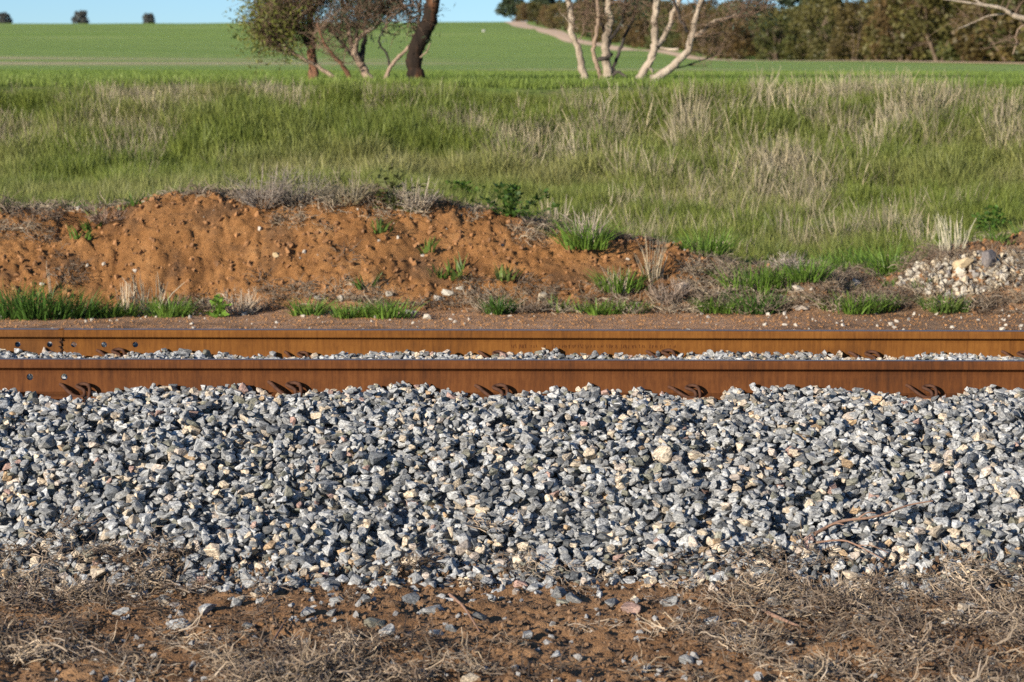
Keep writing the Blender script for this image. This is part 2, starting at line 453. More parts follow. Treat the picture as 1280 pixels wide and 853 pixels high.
# ------------------------------------------------------------------ stones
def stone_template(seed, npt=15, bev=.07, flat=1.0):
    r = np.random.default_rng(seed)
    bm = bmesh.new()
    P = r.normal(size=(npt, 3)); P /= np.linalg.norm(P, axis=1)[:, None]
    P = np.sign(P)*np.abs(P)**.75                              # blocky
    P *= r.uniform(.82, 1.12, (npt, 1))
    for p in P: bm.verts.new(p)
    res = bmesh.ops.convex_hull(bm, input=bm.verts[:])
    dead = [e for e in res['geom_interior'] + res['geom_unused'] if isinstance(e, bmesh.types.BMVert)]
    bmesh.ops.delete(bm, geom=list(set(dead)), context='VERTS')
    bmesh.ops.dissolve_limit(bm, angle_limit=math.radians(19), verts=bm.verts[:], edges=bm.edges[:])
    if bev:
        bmesh.ops.bevel(bm, geom=bm.edges[:], offset=bev, segments=1, affect='EDGES', profile=.5)
    bmesh.ops.triangulate(bm, faces=bm.faces[:])
    V = np.array([v.co[:] for v in bm.verts]); F = np.array([[v.index for v in f.verts] for f in bm.faces])
    bm.free()
    V -= (V.max(0)+V.min(0))/2; V /= np.abs(V).max(0)
    return V, F
TEMPL = [stone_template(100+i, int(11+i % 6), .035+.015*(i % 3)) for i in range(24)]
TEMPL_MESH = []
for i, (V, F) in enumerate(TEMPL):
    me = np_mesh('stone_shape', V, F); add_attr(me, 'sco', V + np.array([i*7.3, i*3.1, 0]), 'FLOAT_VECTOR'); me.materials.append(M_STONE_OBJ); TEMPL_MESH.append(me)
ROCK_MESH = []
for i, (V, F) in enumerate(TEMPL):
    me = np_mesh('rock_shape', V, F); add_attr(me, 'sco', V + np.array([i*5.3, i*2.1, 0]), 'FLOAT_VECTOR'); me.materials.append(M_ROCK_OBJ); ROCK_MESH.append(me)

def stone_tint(r, tan=0.13):
    u = r.random()
    if u < tan:
        q = r.random()
        if q < .62: c = np.array([.47, .385, .285])
        elif q < .86: c = np.array([.42, .35, .29])
        elif q < .95: c = np.array([.40, .275, .16])
        else: c = np.array([.34, .22, .18])
        return c*r.uniform(.8, 1.2)
    if u < tan+.10: return np.array([.10, .105, .11])*r.uniform(.7, 1.5)
    if u < tan+.16: return np.array([.17, .165, .13])*r.uniform(.8, 1.3)
    return np.array([.335, .335, .330])*r.uniform(.55, 1.25)

def deposit_ballast():
    r = np.random.default_rng(5)
    res = .007; x0, x1, y0, y1 = -2.8, 2.8, 6.9, 12.3
    gx = np.arange(x0, x1, res); gy = np.arange(y0, y1, res)
    GX, GY = np.meshgrid(gx, gy)
    T = ballast_top(GX, GY)
    ground = np.where(GY < 7.9, dirt_verge(GX, GY), .05)
    T = np.maximum(T, ground + .002)
    H = np.maximum(T - .060, ground - .012); O = np.full(H.shape, -1, np.int32)
    S = []
    def drop(x, y, a, b, c):
        phi = r.uniform(0, math.pi)
        n = int(a/res)+1
        ix = int((x-x0)/res); iy = int((y-y0)/res)
        if ix-n < 0 or iy-n < 0 or ix+n+1 > len(gx) or iy+n+1 > len(gy): return
        for yr in RAIL_Y:
            if abs(y-yr) < .014 + .80*b and abs(y-yr) < .2: return
        k = np.arange(-n, n+1)*res
        U, W = np.meshgrid(k, k)
        cu, su = math.cos(phi), math.sin(phi)
        q = ((U*cu+W*su)/a)**2 + ((-U*su+W*cu)/b)**2
        m = q < 1
        dz = c*np.sqrt(np.clip(1-q, 0, 1))
        h = H[iy-n:iy+n+1, ix-n:ix+n+1]; t = T[iy-n:iy+n+1, ix-n:ix+n+1]
        z0 = np.percentile((h+dz)[m], 80)
        tt = t[m].mean()
        if z0 + c > tt + .026 + .22*c: return
        S.append((x, y, z0, a, b, c, phi, r.integers(len(TEMPL))))
        top = np.where(m, z0+dz, -9)
        up = top > h
        h[up] = top[up]
        O[iy-n:iy+n+1, ix-n:ix+n+1][up] = len(S)-1
    for smin, smax, N in ((.018, .030, 8000), (.0135, .022, 20000), (.009, .015, 18000)):
        for _ in range(N):
            u = r.random()
            if u < .68: y = r.uniform(7.0, 9.17)
            elif u < .93: y = r.uniform(9.23, 10.68) if r.random() < .35 else r.uniform(10.1, 10.68)
            else: y = r.uniform(10.75, 12.1)
            x = r.uniform(x0, x1)
            if y < 7.6:
                # the toe thins out into the dirt
                edge = 7.32 + .10*float(fbm(x*1.1, 2.0, 91, 3)) - .10*float(sstep(.9, 1.5, x)) + .10*float(sstep(-1.2, -1.7, x))
                if r.random() > .05 + .95*float(sstep(edge-.16, edge+.12, y)): continue
            a = r.uniform(smin, smax)*r.choice([1, 1, 1, 1.25]); b = a*r.uniform(.62, .95); c = b*r.uniform(.55, .92)
            drop(x, y, a, b, c)
    S = np.array(S)
    cnt = np.bincount(O[O >= 0].ravel(), minlength=len(S))
    # what shows largest: owned area * picture scale, inside the view
    x, y = S[:, 0], S[:, 1]
    inv = (np.abs(x) < .215*y) & (y < 9.15)
    score = cnt*inv/(y*y)*(1+1.2*(y < 8.5))
    pick = np.argsort(-score)[:300]
    isind = np.zeros(len(S), bool); isind[pick] = True
    # local tilt from the profile
    e = .03
    gxn = (ballast_top(x+e, y)-ballast_top(x-e, y))/(2*e); gyn = (ballast_top(x, y+e)-ballast_top(x, y-e))/(2*e)
    rots = []; tints = []
    for i in range(len(S)):
        n = Vector((-gxn[i], -gyn[i], 1)).normalized()
        q = Vector((0, 0, 1)).rotation_difference(n)
        t = Euler((r.normal(0, .33), r.normal(0, .33), 0)).to_quaternion()
        R = (q.to_matrix() @ Matrix.Rotation(S[i, 6], 3, 'Z') @ t.to_matrix())
        rots.append(np.array(R))
        near = min([abs(x[i]-c) for c in (NEAR_CLIPS if y[i] < 9.6 else FAR_CLIPS)])
        tan = .145
        if (9.0 < y[i] < 9.2 or 10.4 < y[i] < 10.7): tan = .24 + .36*(near < .14)
        if y[i] < 7.6: tan = .26
        tints.append(stone_tint(r, tan))
    rots = np.array(rots); tints = np.array(tints)
    # base bed
    xs = np.concatenate([[-14, -10, -7, -5], np.arange(-4, 4.01, .08), [5, 7, 10, 14]]); ys = np.arange(6.95, 12.95, .05)
    me, X, Y = grid_mesh('ballast_bed', xs, ys, lambda X, Y: np.maximum(ballast_top(X, Y), -.04) - .045)
    k = NT('ballast_fines'); p = k.pos()
    c = k.ramp(k.noise(p, 45, 5, .75), [(.35, (.06, .058, .055)), (.5, (.16, .155, .15)), (.68, (.30, .29, .27))])
    k.principled(c, .95, spec=.1, normal=k.bump(k.noise(p, 40, 4, .7), 1.0, .03))
    bed = obj('ballast_bed', me, k.m); tag(bed, kind='structure')
    # the rest: one mesh
    VV, FF, SS, TT = [], [], [], []; off = 0
    for i in np.nonzero(~isind)[0]:
        V, F = TEMPL[int(S[i, 7])]
        W = (V*S[i, 3:6]) @ rots[i].T + S[i, :3]
        VV.append(W); FF.append(F+off); off += len(V)
        SS.append(V*(S[i, 3]/.03) + r.uniform(-50, 50, 3)); TT.append(np.repeat(tints[i][None], len(V), 0))
    me = np_mesh('ballast_stones', np.concatenate(VV), np.concatenate(FF))
    add_attr(me, 'sco', np.concatenate(SS), 'FLOAT_VECTOR'); add_attr(me, 'tint', np.concatenate(TT))
    o = obj('ballast_stones', me, M_STONE_MESH, bed); tag(o, kind='stuff')
    for i in pick:
        o = bpy.data.objects.new('stone', TEMPL_MESH[int(S[i, 7])]); COL.objects.link(o); o.parent = bed
        M = Matrix(rots[i].tolist()).to_4x4(); M.translation = Vector(S[i, :3])
        o.matrix_local = M @ Matrix.Diagonal((*S[i, 3:6], 1))
        o.color = (*tints[i], 1)
    print('ballast stones', len(S), 'tris', sum(len(f) for f in FF))
deposit_ballast()

# ------------------------------------------------------------------ rails
RAIL_TOP = CAM_Z - (449.7-HOR)/F_PX*9.2
RAIL_H = .155
# half profile (half width, height) of the rail, foot to crown
PROF = [(.0635, 0), (.0635, .010), (.034, .0185), (.0155, .026), (.0085, .040), (.0075, .060), (.0075, .098), (.0095, .108), (.016, .1135), (.0325, .1185), (.0350, .1215), (.0352, .1440), (.0335, .1500), (.0280, .1530), (.0160, .1546), (.0, .1550)]
HOLE_Z, HOLE_R = .083, .0130
def rail_section(name, xa, xb, holes, mat, parent, yc, zc, tilt):
    """rolled rail between xa and xb with bolt holes through the web"""
    half = PROF
    ring = [(-w, h) for w, h in half] + [(w, h) for w, h in half[::-1][1:]]
    n = len(ring)
    cuts = [xa, xb]
    hs = sorted(h for h in holes if xa+.03 < h < xb-.03)
    for h in hs: cuts += [h-.022, h+.022]
    cuts = sorted(cuts)
    V, Q = [], []
    for x in cuts: V += [(x, y, z) for y, z in ring]
    webL = 5; webR = n-2-5                                     # ring segments that are the flat of the web (z .06 to .098)
    mats = []
    faces = []
    for s in range(len(cuts)-1):
        xm = (cuts[s]+cuts[s+1])/2
        hole = [h for h in hs if abs(h-xm) < .001]
        for i in range(n):
            j = (i+1) % n
            if hole and i in (webL, webR): continue
            faces.append((s*n+i, s*n+j, (s+1)*n+j, (s+1)*n+i))
            zt = min(ring[i][1], ring[j][1]); mats.append(1 if zt >= .1525 else 0)
        if hole:
            h = hole[0]; NS = 16; rims = []
            for i, side in ((webL, -1), (webR, 1)):
                j = i+1
                a, b, c, d = s*n+i, s*n+j, (s+1)*n+j, (s+1)*n+i
                rim = []
                for q in range(NS):
                    an = 2*math.pi*(q+.5)/NS
                    rim.append(len(V)); V.append((h+HOLE_R*math.cos(an), side*.0075, HOLE_Z+HOLE_R*math.sin(an)))
                rims.append(rim)
                zlow, zhigh = .060, .098
                cor = {(1, 1): None, (-1, 1): None, (-1, -1): None, (1, -1): None}
                for vi in (a, b, c, d):
                    vx, vy, vz = V[vi]; cor[(1 if vx > h else -1, 1 if vz > .08 else -1)] = vi
                order = [cor[(1, 1)], cor[(-1, 1)], cor[(-1, -1)], cor[(1, -1)]]
                cents = [NS//8, 3*NS//8, 5*NS//8, 7*NS//8]       # rim index facing each corner
                for c4 in range(4):
                    i0 = cents[c4]; i1 = cents[(c4+1) % 4]
                    if i1 < i0: i1 += NS
                    A, B = order[c4], order[(c4+1) % 4]
                    mid = (i0+i1)//2
                    for q in range(i0, i1):
                        r0, r1 = rim[q % NS], rim[(q+1) % NS]
                        f = (A, r1, r0) if q < mid else (B, r1, r0)
                        faces.append(f if side < 0 else f[::-1]); mats.append(0)
                    f = (A, B, rim[mid % NS]); faces.append(f if side < 0 else f[::-1]); mats.append(0)
            for q in range(NS):
                faces.append((rims[0][q], rims[0][(q+1) % NS], rims[1][(q+1) % NS], rims[1][q])); mats.append(0)
    faces.append(tuple(range(n))); mats.append(0)
    faces.append(tuple(range((len(cuts)-1)*n, len(cuts)*n))[::-1]); mats.append(0)
    me = bpy.data.meshes.new(name); me.from_pydata(V, [], faces); me.update()
    bm = bmesh.new(); bm.from_mesh(me); bmesh.ops.recalc_face_normals(bm, faces=bm.faces[:])
    for f in bm.faces: f.smooth = False
    bm.to_mesh(me); bm.free()
    me.materials.append(mat); me.materials.append(M_STEEL)
    me.polygons.foreach_set('material_index', mats)
    o = obj(name, me, None, parent)
    return o

def rail(yc, label, tilt, sections, holes):
    t = empty('steel_rail', (0, yc, RAIL_TOP-RAIL_H)); t.rotation_euler = (tilt, 0, 0)
    tag(t, label, 'rail')
    for xa, xb, mat in sections: rail_section('rail_length', xa, xb, holes, mat, t, yc, 0, tilt)
    return t
TILT = .024
nh = [at(p, 472, 9.19).x for p in (37, 80)]
near_rail = rail(RAIL_Y[0], 'rusty red-brown steel rail embedded along the edge of the ballast shoulder', -TILT, [(-14, 14, M_RUST_NEAR)], nh + [at(-50, 472, 9.19).x])
fh = [at(p, 431, 10.69).x for p in (22, 62, 92, 130, 169)]
XJ = at(77.5, 431, 10.69).x
far_rail = rail(RAIL_Y[1], 'golden rusted steel rail with a ragged weld joint, beside the bare dirt strip', TILT, [(-14, XJ-.004, M_RUST_FAR2), (XJ+.004, 14, M_RUST_FAR)], fh)

def weld(parent):
    # head of the joint, ground flush, and a ragged burnt seam down the web
    bm = bmesh.new()
    hp = [(w+.0006, h) for w, h in PROF if h > .117]
    ring = [(-w, h) for w, h in hp] + [(w, h) for w, h in hp[::-1][1:]]
    a = [bm.verts.new((XJ-.012, y, z)) for y, z in ring]; b = [bm.verts.new((XJ+.012, y, z)) for y, z in ring]
    n = len(ring)
    for i in range(n): bm.faces.new((a[i], a[(i+1) % n], b[(i+1) % n], b[i]))
    bm.faces.new(a[::-1]); bm.faces.new(b)
    me = bpy.data.meshes.new('weld_head'); bm.to_mesh(me); bm.free()
    obj('weld_head', me, M_RUST_FAR, parent)
    r = random.Random(4)
    bm = bmesh.new()
    for side in (-1, 1):
        for q in range(34):
            z = .028 + .088*q/33
            w = .0045 + .008*r.random()
            x = XJ + .006*math.sin(q*.7)*r.uniform(.4, 1) - .004
            y = side*(float(np.interp(z, [.026, .04, .06, .098, .108, .1135], [.0155, .0085, .0075, .0075, .0095, .016])) + r.uniform(-.001, .0035))
            m = Matrix.Translation((x, y, z)) @ Euler((r.random()*3, r.random()*3, r.random()*3)).to_matrix().to_4x4() @ Matrix.Diagonal((w, .004, .0035, 1))
            bmesh.ops.create_icosphere(bm, subdivisions=1, radius=1, matrix=m)
    me = bpy.data.meshes.new('weld_seam'); bm.to_mesh(me); bm.free()
    obj('weld_seam', me, M_SCALE, parent)
weld(far_rail)
def brand_marks(parent):
    # worn raised rolling marks on the web, no longer legible
    r = random.Random(9); bm = bmesh.new()
    x = at(640, 431, 10.69).x; x1 = at(842, 431, 10.69).x
    while x < x1:
        if r.random() < .82:
            for q in range(r.choice([1, 2, 2])):
                h = r.uniform(.010, .019); lean = r.uniform(-.004, .004)
                m = Matrix.Translation((x+q*.006+lean, -.0078, .079+r.uniform(-.002, .002))) @ Matrix.Rotation(r.uniform(-.35, .35), 4, 'Y') @ Matrix.Diagonal((.0014, .0010, h/2, 1))
                bmesh.ops.create_cube(bm, size=2, matrix=m)
        x += r.uniform(.011, .019)
    me = bpy.data.meshes.new('rolling_marks'); bm.to_mesh(me); bm.free()
    tag(obj('rolling_marks', me, M_RUST_NEAR, parent), kind='stuff')
brand_marks(far_rail)

# ------------------------------------------------------------------ tubes, clips
def smooth_path(P, sub=6):
    P = [Vector(p) for p in P]; out = []
    for i in range(len(P)-1):
        p0 = P[max(i-1, 0)]; p1 = P[i]; p2 = P[i+1]; p3 = P[min(i+2, len(P)-1)]
        for s in range(sub):
            t = s/sub
            out.append(.5*((2*p1) + (p2-p0)*t + (2*p0-5*p1+4*p2-p3)*t*t + (3*p1-p0-3*p2+p3)*t**3))
    out.append(P[-1]); return out
def tube(P, R, ns=8, cap=True):
    """V, F(list of quads), ring tube along P with radii R"""
    P = [Vector(p) for p in P]; V = []; Q = []; T = []
    up = Vector((.3, .2, 1)).normalized()
    prev = None
    for i, p in enumerate(P):
        d = (P[min(i+1, len(P)-1)] - P[max(i-1, 0)])
        if d.length < 1e-9: d = Vector((0, 0, 1))
        d.normalize()
        if prev is None:
            a = d.cross(up)
            if a.length < .1: a = d.cross(Vector((1, 0, 0)))
        else: a = prev - d*prev.dot(d)
        a.normalize(); prev = a; b = d.cross(a)
        for k in range(ns):
            an = 2*math.pi*k/ns
            V.append(p + (a*math.cos(an) + b*math.sin(an))*R[i])
    for i in range(len(P)-1):
        for k in range(ns):
            Q.append((i*ns+k, i*ns+(k+1) % ns, (i+1)*ns+(k+1) % ns, (i+1)*ns+k))
    return [tuple(v) for v in V], Q
class MB:
    """collects tubes and polygons into one mesh"""
    def __init__(self): self.V = []; self.Q = []; self.T = []; self.sh = []
    def add(self, V, Q, shade=.5):
        o = len(self.V); self.V += V; self.sh += [shade]*len(V)
        for f in Q: (self.Q if len(f) == 4 else self.T).append(tuple(i+o for i in f))
    def tube(self, P, R, ns=8, shade=.5):
        self.add(*tube(P, R, ns), shade)
    def mesh(self, name, smooth=True):
        fs = [f for f in (self.Q, self.T) if f]
        me = np_mesh(name, np.array(self.V), [np.array(f) for f in fs], smooth)
        add_attr(me, 'shade', self.sh, 'FLOAT'); return me

M_CLIP = mat_simple('rusty_spring_steel', (.060, .025, .013), .8, .25, .45, 45, .4, .002)
M_IRON = mat_simple('rusty_cast_iron', (.20, .085, .035), .85, .2, .45, 30, .5, .004)
def clip_template():
    b = MB()
    path = [(-.092, .022, .058), (-.070, -.002, .048), (-.040, -.034, .026), (-.008, -.054, .008), (.022, -.056, .002), (.040, -.046, .012),
            (.034, -.030, .032), (.010, -.018, .044), (-.004, -.004, .050), (.006, .010, .056), (.030, .010, .060), (.052, -.004, .054), (.062, -.022, .036), (.062, -.036, .012), (.056, -.044, -.012)]
    P = smooth_path(path, 5)
    R = [.0088]*len(P); R[0] = .0065; R[-1] = .006
    b.tube(P, R, 10)
    for e in (P[0], P[-1]): b.add(*tube([e - Vector((0, 0, .001)), e + Vector((0, 0, .001))], [.006, .0055], 10))
    rod = b.mesh('spring_rod')
    s = bmesh.new()
    bmesh.ops.create_cube(s, size=1, matrix=Matrix.Translation((.012, -.058, -.030)) @ Matrix.Diagonal((.060, .040, .062, 1)))
    bmesh.ops.create_cube(s, size=1, matrix=Matrix.Translation((.012, -.050, -.042)) @ Matrix.Diagonal((.105, .075, .03, 1)))
    bmesh.ops.bevel(s, geom=s.edges[:], offset=.007, segments=2, affect='EDGES')
    sh = bpy.data.meshes.new('shoulder'); s.to_mesh(sh); s.free()
    return rod, sh
ROD, SHOULDER = clip_template()
ROD.materials.append(M_CLIP); SHOULDER.materials.append(M_IRON)
def put_clip(x, yr, label, group, k):
    t = empty('rail_clip', (x, yr-.030, RAIL_TOP-RAIL_H+.010 + .004*math.sin(k*2.1)))
    t.rotation_euler = (0, .05*math.sin(k*1.7), .10*math.sin(k*2.9))
    s = .80 + .06*math.sin(k*1.3); t.scale = (s, s, s)
    tag(t, label, 'rail clip', group)
    obj('spring_rod', ROD, None, t); obj('shoulder', SHOULDER, None, t)
for k, x in enumerate(NEAR_CLIPS):
    put_clip(x, RAIL_Y[0], 'rusty spring clip holding the red-brown rail beside the ballast shoulder', 'spring clips along the red-brown rail', k)
for k, x in enumerate(FAR_CLIPS):
    put_clip(x, RAIL_Y[1], 'rusty spring clip between the rails, holding the golden rusted rail', 'spring clips along the golden rusted rail', k+7)

# ------------------------------------------------------------------ scatter by geometry nodes
def tmpl_collection(name, meshes):
    c = bpy.data.collections.new(name)
    for i, me in enumerate(meshes):
        o = bpy.data.objects.new('%s_%02d' % (name, i), me); c.objects.link(o)
    return c
def scatter(name, col, ntempl, pts, rot, scl, tint, rng=RNG, label=None, kind='stuff', parent=None):
    n = len(pts)
    me = bpy.data.meshes.new(name); me.vertices.add(n)
    me.vertices.foreach_set('co', np.asarray(pts, np.float32).ravel())
    add_attr(me, 'rot', rot, 'FLOAT_VECTOR'); add_attr(me, 'scl', scl, 'FLOAT_VECTOR'); add_attr(me, 'tint', tint)
    a = me.attributes.new('idx', 'INT', 'POINT'); a.data.foreach_set('value', rng.integers(0, ntempl, n).astype(np.int32))
    o = obj(name, me, None, parent)
    ng = bpy.data.node_groups.new(name + '_scatter', 'GeometryNodeTree')
    ng.interface.new_socket('Geometry', in_out='INPUT', socket_type='NodeSocketGeometry')
    ng.interface.new_socket('Geometry', in_out='OUTPUT', socket_type='NodeSocketGeometry')
    N = ng.nodes; L = ng.links
    gi = N.new('NodeGroupInput'); go = N.new('NodeGroupOutput')
    ci = N.new('GeometryNodeCollectionInfo'); ci.inputs[0].default_value = col
    ci.inputs['Separate Children'].default_value = True; ci.inputs['Reset Children'].default_value = True
    ip = N.new('GeometryNodeInstanceOnPoints'); ip.inputs['Pick Instance'].default_value = True
    def na(nm, typ):
        x = N.new('GeometryNodeInputNamedAttribute'); x.data_type = typ; x.inputs[0].default_value = nm
        return [s for s in x.outputs if s.enabled and s.name == 'Attribute'][0]
    e2r = N.new('FunctionNodeEulerToRotation')
    L.new(na('rot', 'FLOAT_VECTOR'), e2r.inputs[0])
    L.new(gi.outputs[0], ip.inputs['Points']); L.new(ci.outputs[0], ip.inputs['Instance'])
    L.new(na('idx', 'INT'), ip.inputs['Instance Index'])
    L.new(e2r.outputs[0], ip.inputs['Rotation']); L.new(na('scl', 'FLOAT_VECTOR'), ip.inputs['Scale'])
    L.new(ip.outputs[0], go.inputs[0])
    md = o.modifiers.new('scatter', 'NODES'); md.node_group = ng
    tag(o, label=label, kind=kind)
    return o
def u3(s): return np.stack([s, s, s], 1)

def blade(r, h, w, lean, az, base, segs=3, droop=.5):
    """one grass blade as a tapered ribbon"""
    V = []; dx, dy = math.cos(az), math.sin(az)
    fa = az + r.uniform(-1.2, 1.2) + math.pi/2; wx, wy = math.cos(fa), math.sin(fa)
    for i in range(segs+1):
        t = i/segs
        out = lean*h*(t + droop*t*t)/(1+droop)
        z = h*t*(1 - .35*droop*lean*t)
        ww = w*(1-t**1.6)*.5 + .0004
        p = (base[0]+dx*out, base[1]+dy*out, z)
        V.append((p[0]-wx*ww, p[1]-wy*ww, p[2])); V.append((p[0]+wx*ww, p[1]+wy*ww, p[2]))
    return V, [(2*i, 2*i+1, 2*i+3, 2*i+2) for i in range(segs)]
def tuft_mesh(name, seed, nb, h, w, spread, lean, mat, droop=.5, segs=3):
    r = random.Random(seed); b = MB()
    for _ in range(nb):
        az = r.uniform(0, 2*math.pi); rr = spread*math.sqrt(r.random())
        V, Q = blade(r, h*r.uniform(.5, 1.15), w*r.uniform(.6, 1.25), lean*r.uniform(.2, 1.4), az, (rr*math.cos(az+r.uniform(-1, 1)), rr*math.sin(az+r.uniform(-1, 1))), segs, droop)
        b.add(V, Q, r.random())
    me = b.mesh(name, False); me.materials.append(mat); return me
def stem_curve(r, L, start, az, el, curl, n=5, sag=0.0):
    p = Vector(start); P = [p.copy()]
    for i in range(n):
        d = Vector((math.cos(az)*math.cos(el), math.sin(az)*math.cos(el), math.sin(el)))
        p = p + d*(L/n); P.append(p.copy())
        az += r.gauss(0, curl); el += r.gauss(0, curl*.6) - sag
    return P
def litter_mesh(name, seed, ns, L, rad, spread, mat, up=.25, curl=.45, lift=.012):
    r = random.Random(seed); b = MB()
    for _ in range(ns):
        l = L*r.uniform(.35, 1.2)
        a = r.uniform(0, 2*math.pi); q = spread*math.sqrt(r.random())
        P = stem_curve(r, l, (q*math.cos(a), q*math.sin(a), r.uniform(0, lift)), r.uniform(0, 2*math.pi), r.uniform(-.05, up), curl, 5, .08)
        P = [Vector((p.x, p.y, max(p.z, .001))) for p in P]
        k = rad*r.uniform(.45, 1.45)
        b.tube(P, [k, k, k*.95, k*.85, k*.7, k*.4], 3, r.random())
    me = b.mesh(name, False); me.materials.append(mat); return me
def stubble_mesh(name, seed, ns, h, rad, spread, mat, lean=.25, curl=.18):
    """upright dry stalks, some broken"""
    r = random.Random(seed); b = MB()
    for _ in range(ns):
        a = r.uniform(0, 2*math.pi); q = spread*math.sqrt(r.random())
        P = stem_curve(r, h*r.uniform(.4, 1.15), (q*math.cos(a), q*math.sin(a), -.01), a + r.uniform(-.6, .6), math.pi/2 - abs(r.gauss(0, lean)), curl, 5, .02)
        k = rad*r.uniform(.6, 1.3)
        b.tube(P, [k, k, k*.9, k*.8, k*.7, k*.4], 3, r.random())
    me = b.mesh(name, False); me.materials.append(mat); return me

C_GRASS = tmpl_collection('grass_tuft_shapes', [tuft_mesh('grass_tuft_shape', 300+i, 30, .20, .0075, .085, .60, M_GRASS) for i in range(6)])
C_DRY = tmpl_collection('dry_stalk_shapes', [stubble_mesh('dry_stalk_shape', 320+i, 13, .29, .0024, .07, M_STRAW, .28, .14) for i in range(5)])
C_CROP = tmpl_collection('crop_shapes', [tuft_mesh('crop_shape', 340+i, 16, .085, .008, .12, .5, M_GRASS) for i in range(4)])
C_LITTER = tmpl_collection('straw_litter_shapes', [litter_mesh('straw_litter_shape', 360+i, 30, .085, .0016, .065, M_STRAW, .45, .62, .022) for i in range(7)])
C_HERB = tmpl_collection('ground_herb_shapes', [tuft_mesh('ground_herb_shape', 380+i, 22, .10, .016, .06, .9, M_GRASS, .9) for i in range(4)])
_peb = []
for i in range(8):
    V, F = TEMPL[i]; me = np_mesh('pebble_shape', V, F); add_attr(me, 'sco', V+np.array([i*4.0, 0, 0]), 'FLOAT_VECTOR'); me.materials.append(M_PEBBLE); _peb.append(me)
C_PEB = tmpl_collection('pebble_shapes', _peb)

def mixc(a, b, t): return np.asarray(a)[None]*(1-t[:, None]) + np.asarray(b)[None]*t[:, None]

def bank_grass():
    r = np.random.default_rng(21)
    N = 34000
    y = 17.6 + (26.0-17.6)*r.random(N)**.92; x = (r.random(N)*2-1)*(.2174*y+1.4)
    w = sstep(-1.2, 1.4, x)
    # behind the mound only where the ground is grassed
    crest = np.interp(x, _cx, _cz)
    keep = (y > 18.15 + .5*fbm(x*1.5, y*0, 231, 2)) | ((x > .7) & (r.random(N) < .35))
    bare = sstep(.56, .72, fbm(x*.8, y*.9, 201, 3)*.5+.5)*(1-sstep(23.2, 24, y))
    keep &= r.random(N) > bare*.85
    pal = fbm(x*.9, y*.9, 241, 4)*.5+.5
    x, y, w, pal = x[keep], y[keep], w[keep], pal[keep]
    n = len(x); z = surface(x, y) - .01
    s = .72 + .55*r.random(n)
    clump = fbm(x*2.6, y*2.2, 247, 2)*.5+.5
    s *= np.where(y < 22, .68, 1.0)*(.68+.55*sstep(.25, .75, clump))*(1-.45*sstep(24.9, 25.8, y))
    lush = mixc((.110, .150, .028), (.205, .240, .052), r.random(n))
    yel = mixc((.25, .24, .085), (.36, .32, .16), r.random(n))
    t = np.clip((fbm(x*.55, y*.8, 251, 3)*.5+.5-.45)*2.2 + .22*(r.random(n)-.3), 0, 1)
    tint = lush*(1-.8*t[:, None]) + yel*.8*t[:, None]
    dark = sstep(.60, .75, fbm(x*1.2, y*1.6, 261, 3)*.5+.5)
    rot = np.stack([r.normal(0, .16, n), r.normal(.10, .16, n), r.uniform(0, 6.28, n)], 1)
    scatter('bank_grass', C_GRASS, 6, np.stack([x, y, z], 1), rot, np.stack([s, s, s*(.8+.5*r.random(n))], 1), tint, r)
    # dry seed stalks, thick on the right half of the bank
    N = 9000
    y = 18.2 + (25.7-18.2)*r.random(N)**.75; x = (r.random(N)*2-1)*(.2174*y+1.4)
    d = (fbm(x*.75, y*.55, 271, 4)*.5+.5) + .135*sstep(-1.5, 1.0, x)*(1-.6*sstep(3.2, 4.2, x)) + .10*sstep(22.8, 24.5, y)
    keep = r.random(N) < sstep(.47, .80, d)*(.10+.95*sstep(.42, .70, fbm(x*2.2, y*1.5, 277, 2)*.5+.5))*np.where(y < 21.5, .4, 1)
    x, y = x[keep], y[keep]; n = len(x); z = surface(x, y)-.01
    s = (.65 + .6*r.random(n))*np.where(y < 22, .72, 1)*(1-.25*sstep(24.6, 25.6, y))*(1+.35*sstep(.3, 1.5, x))
    tint = mixc((.26, .225, .145), (.38, .32, .215), r.random(n))*r.uniform(.7, 1.1, (n, 1))
    rot = np.stack([r.normal(0, .16, n), r.normal(.18, .16, n), r.uniform(0, 6.28, n)], 1)
    scatter('dry_bank_stalks', C_DRY, 5, np.stack([x, y, z], 1), rot, u3(s), tint, r)
bank_grass()

def field_crop():
    r = np.random.default_rng(31)
    N = 26000
    y = 26.6 + 34*r.random(N)**1.4; x = (r.random(N)*2-1)*(.2174*y+2)
    z = surface(x, y)-.01; s = .8+.5*r.random(N)
    tint = mixc((.125, .190, .034), (.195, .255, .058), np.clip(fbm(x*.2, y*.3, 281, 3)*.8+.5, 0, 1))*r.uniform(.8, 1.2, (N, 1))
    rot = np.stack([r.normal(0, .1, N), r.normal(0, .1, N), r.uniform(0, 6.28, N)], 1)
    scatter('young_crop', C_CROP, 4, np.stack([x, y, z], 1), rot, u3(s), tint, r)
field_crop()

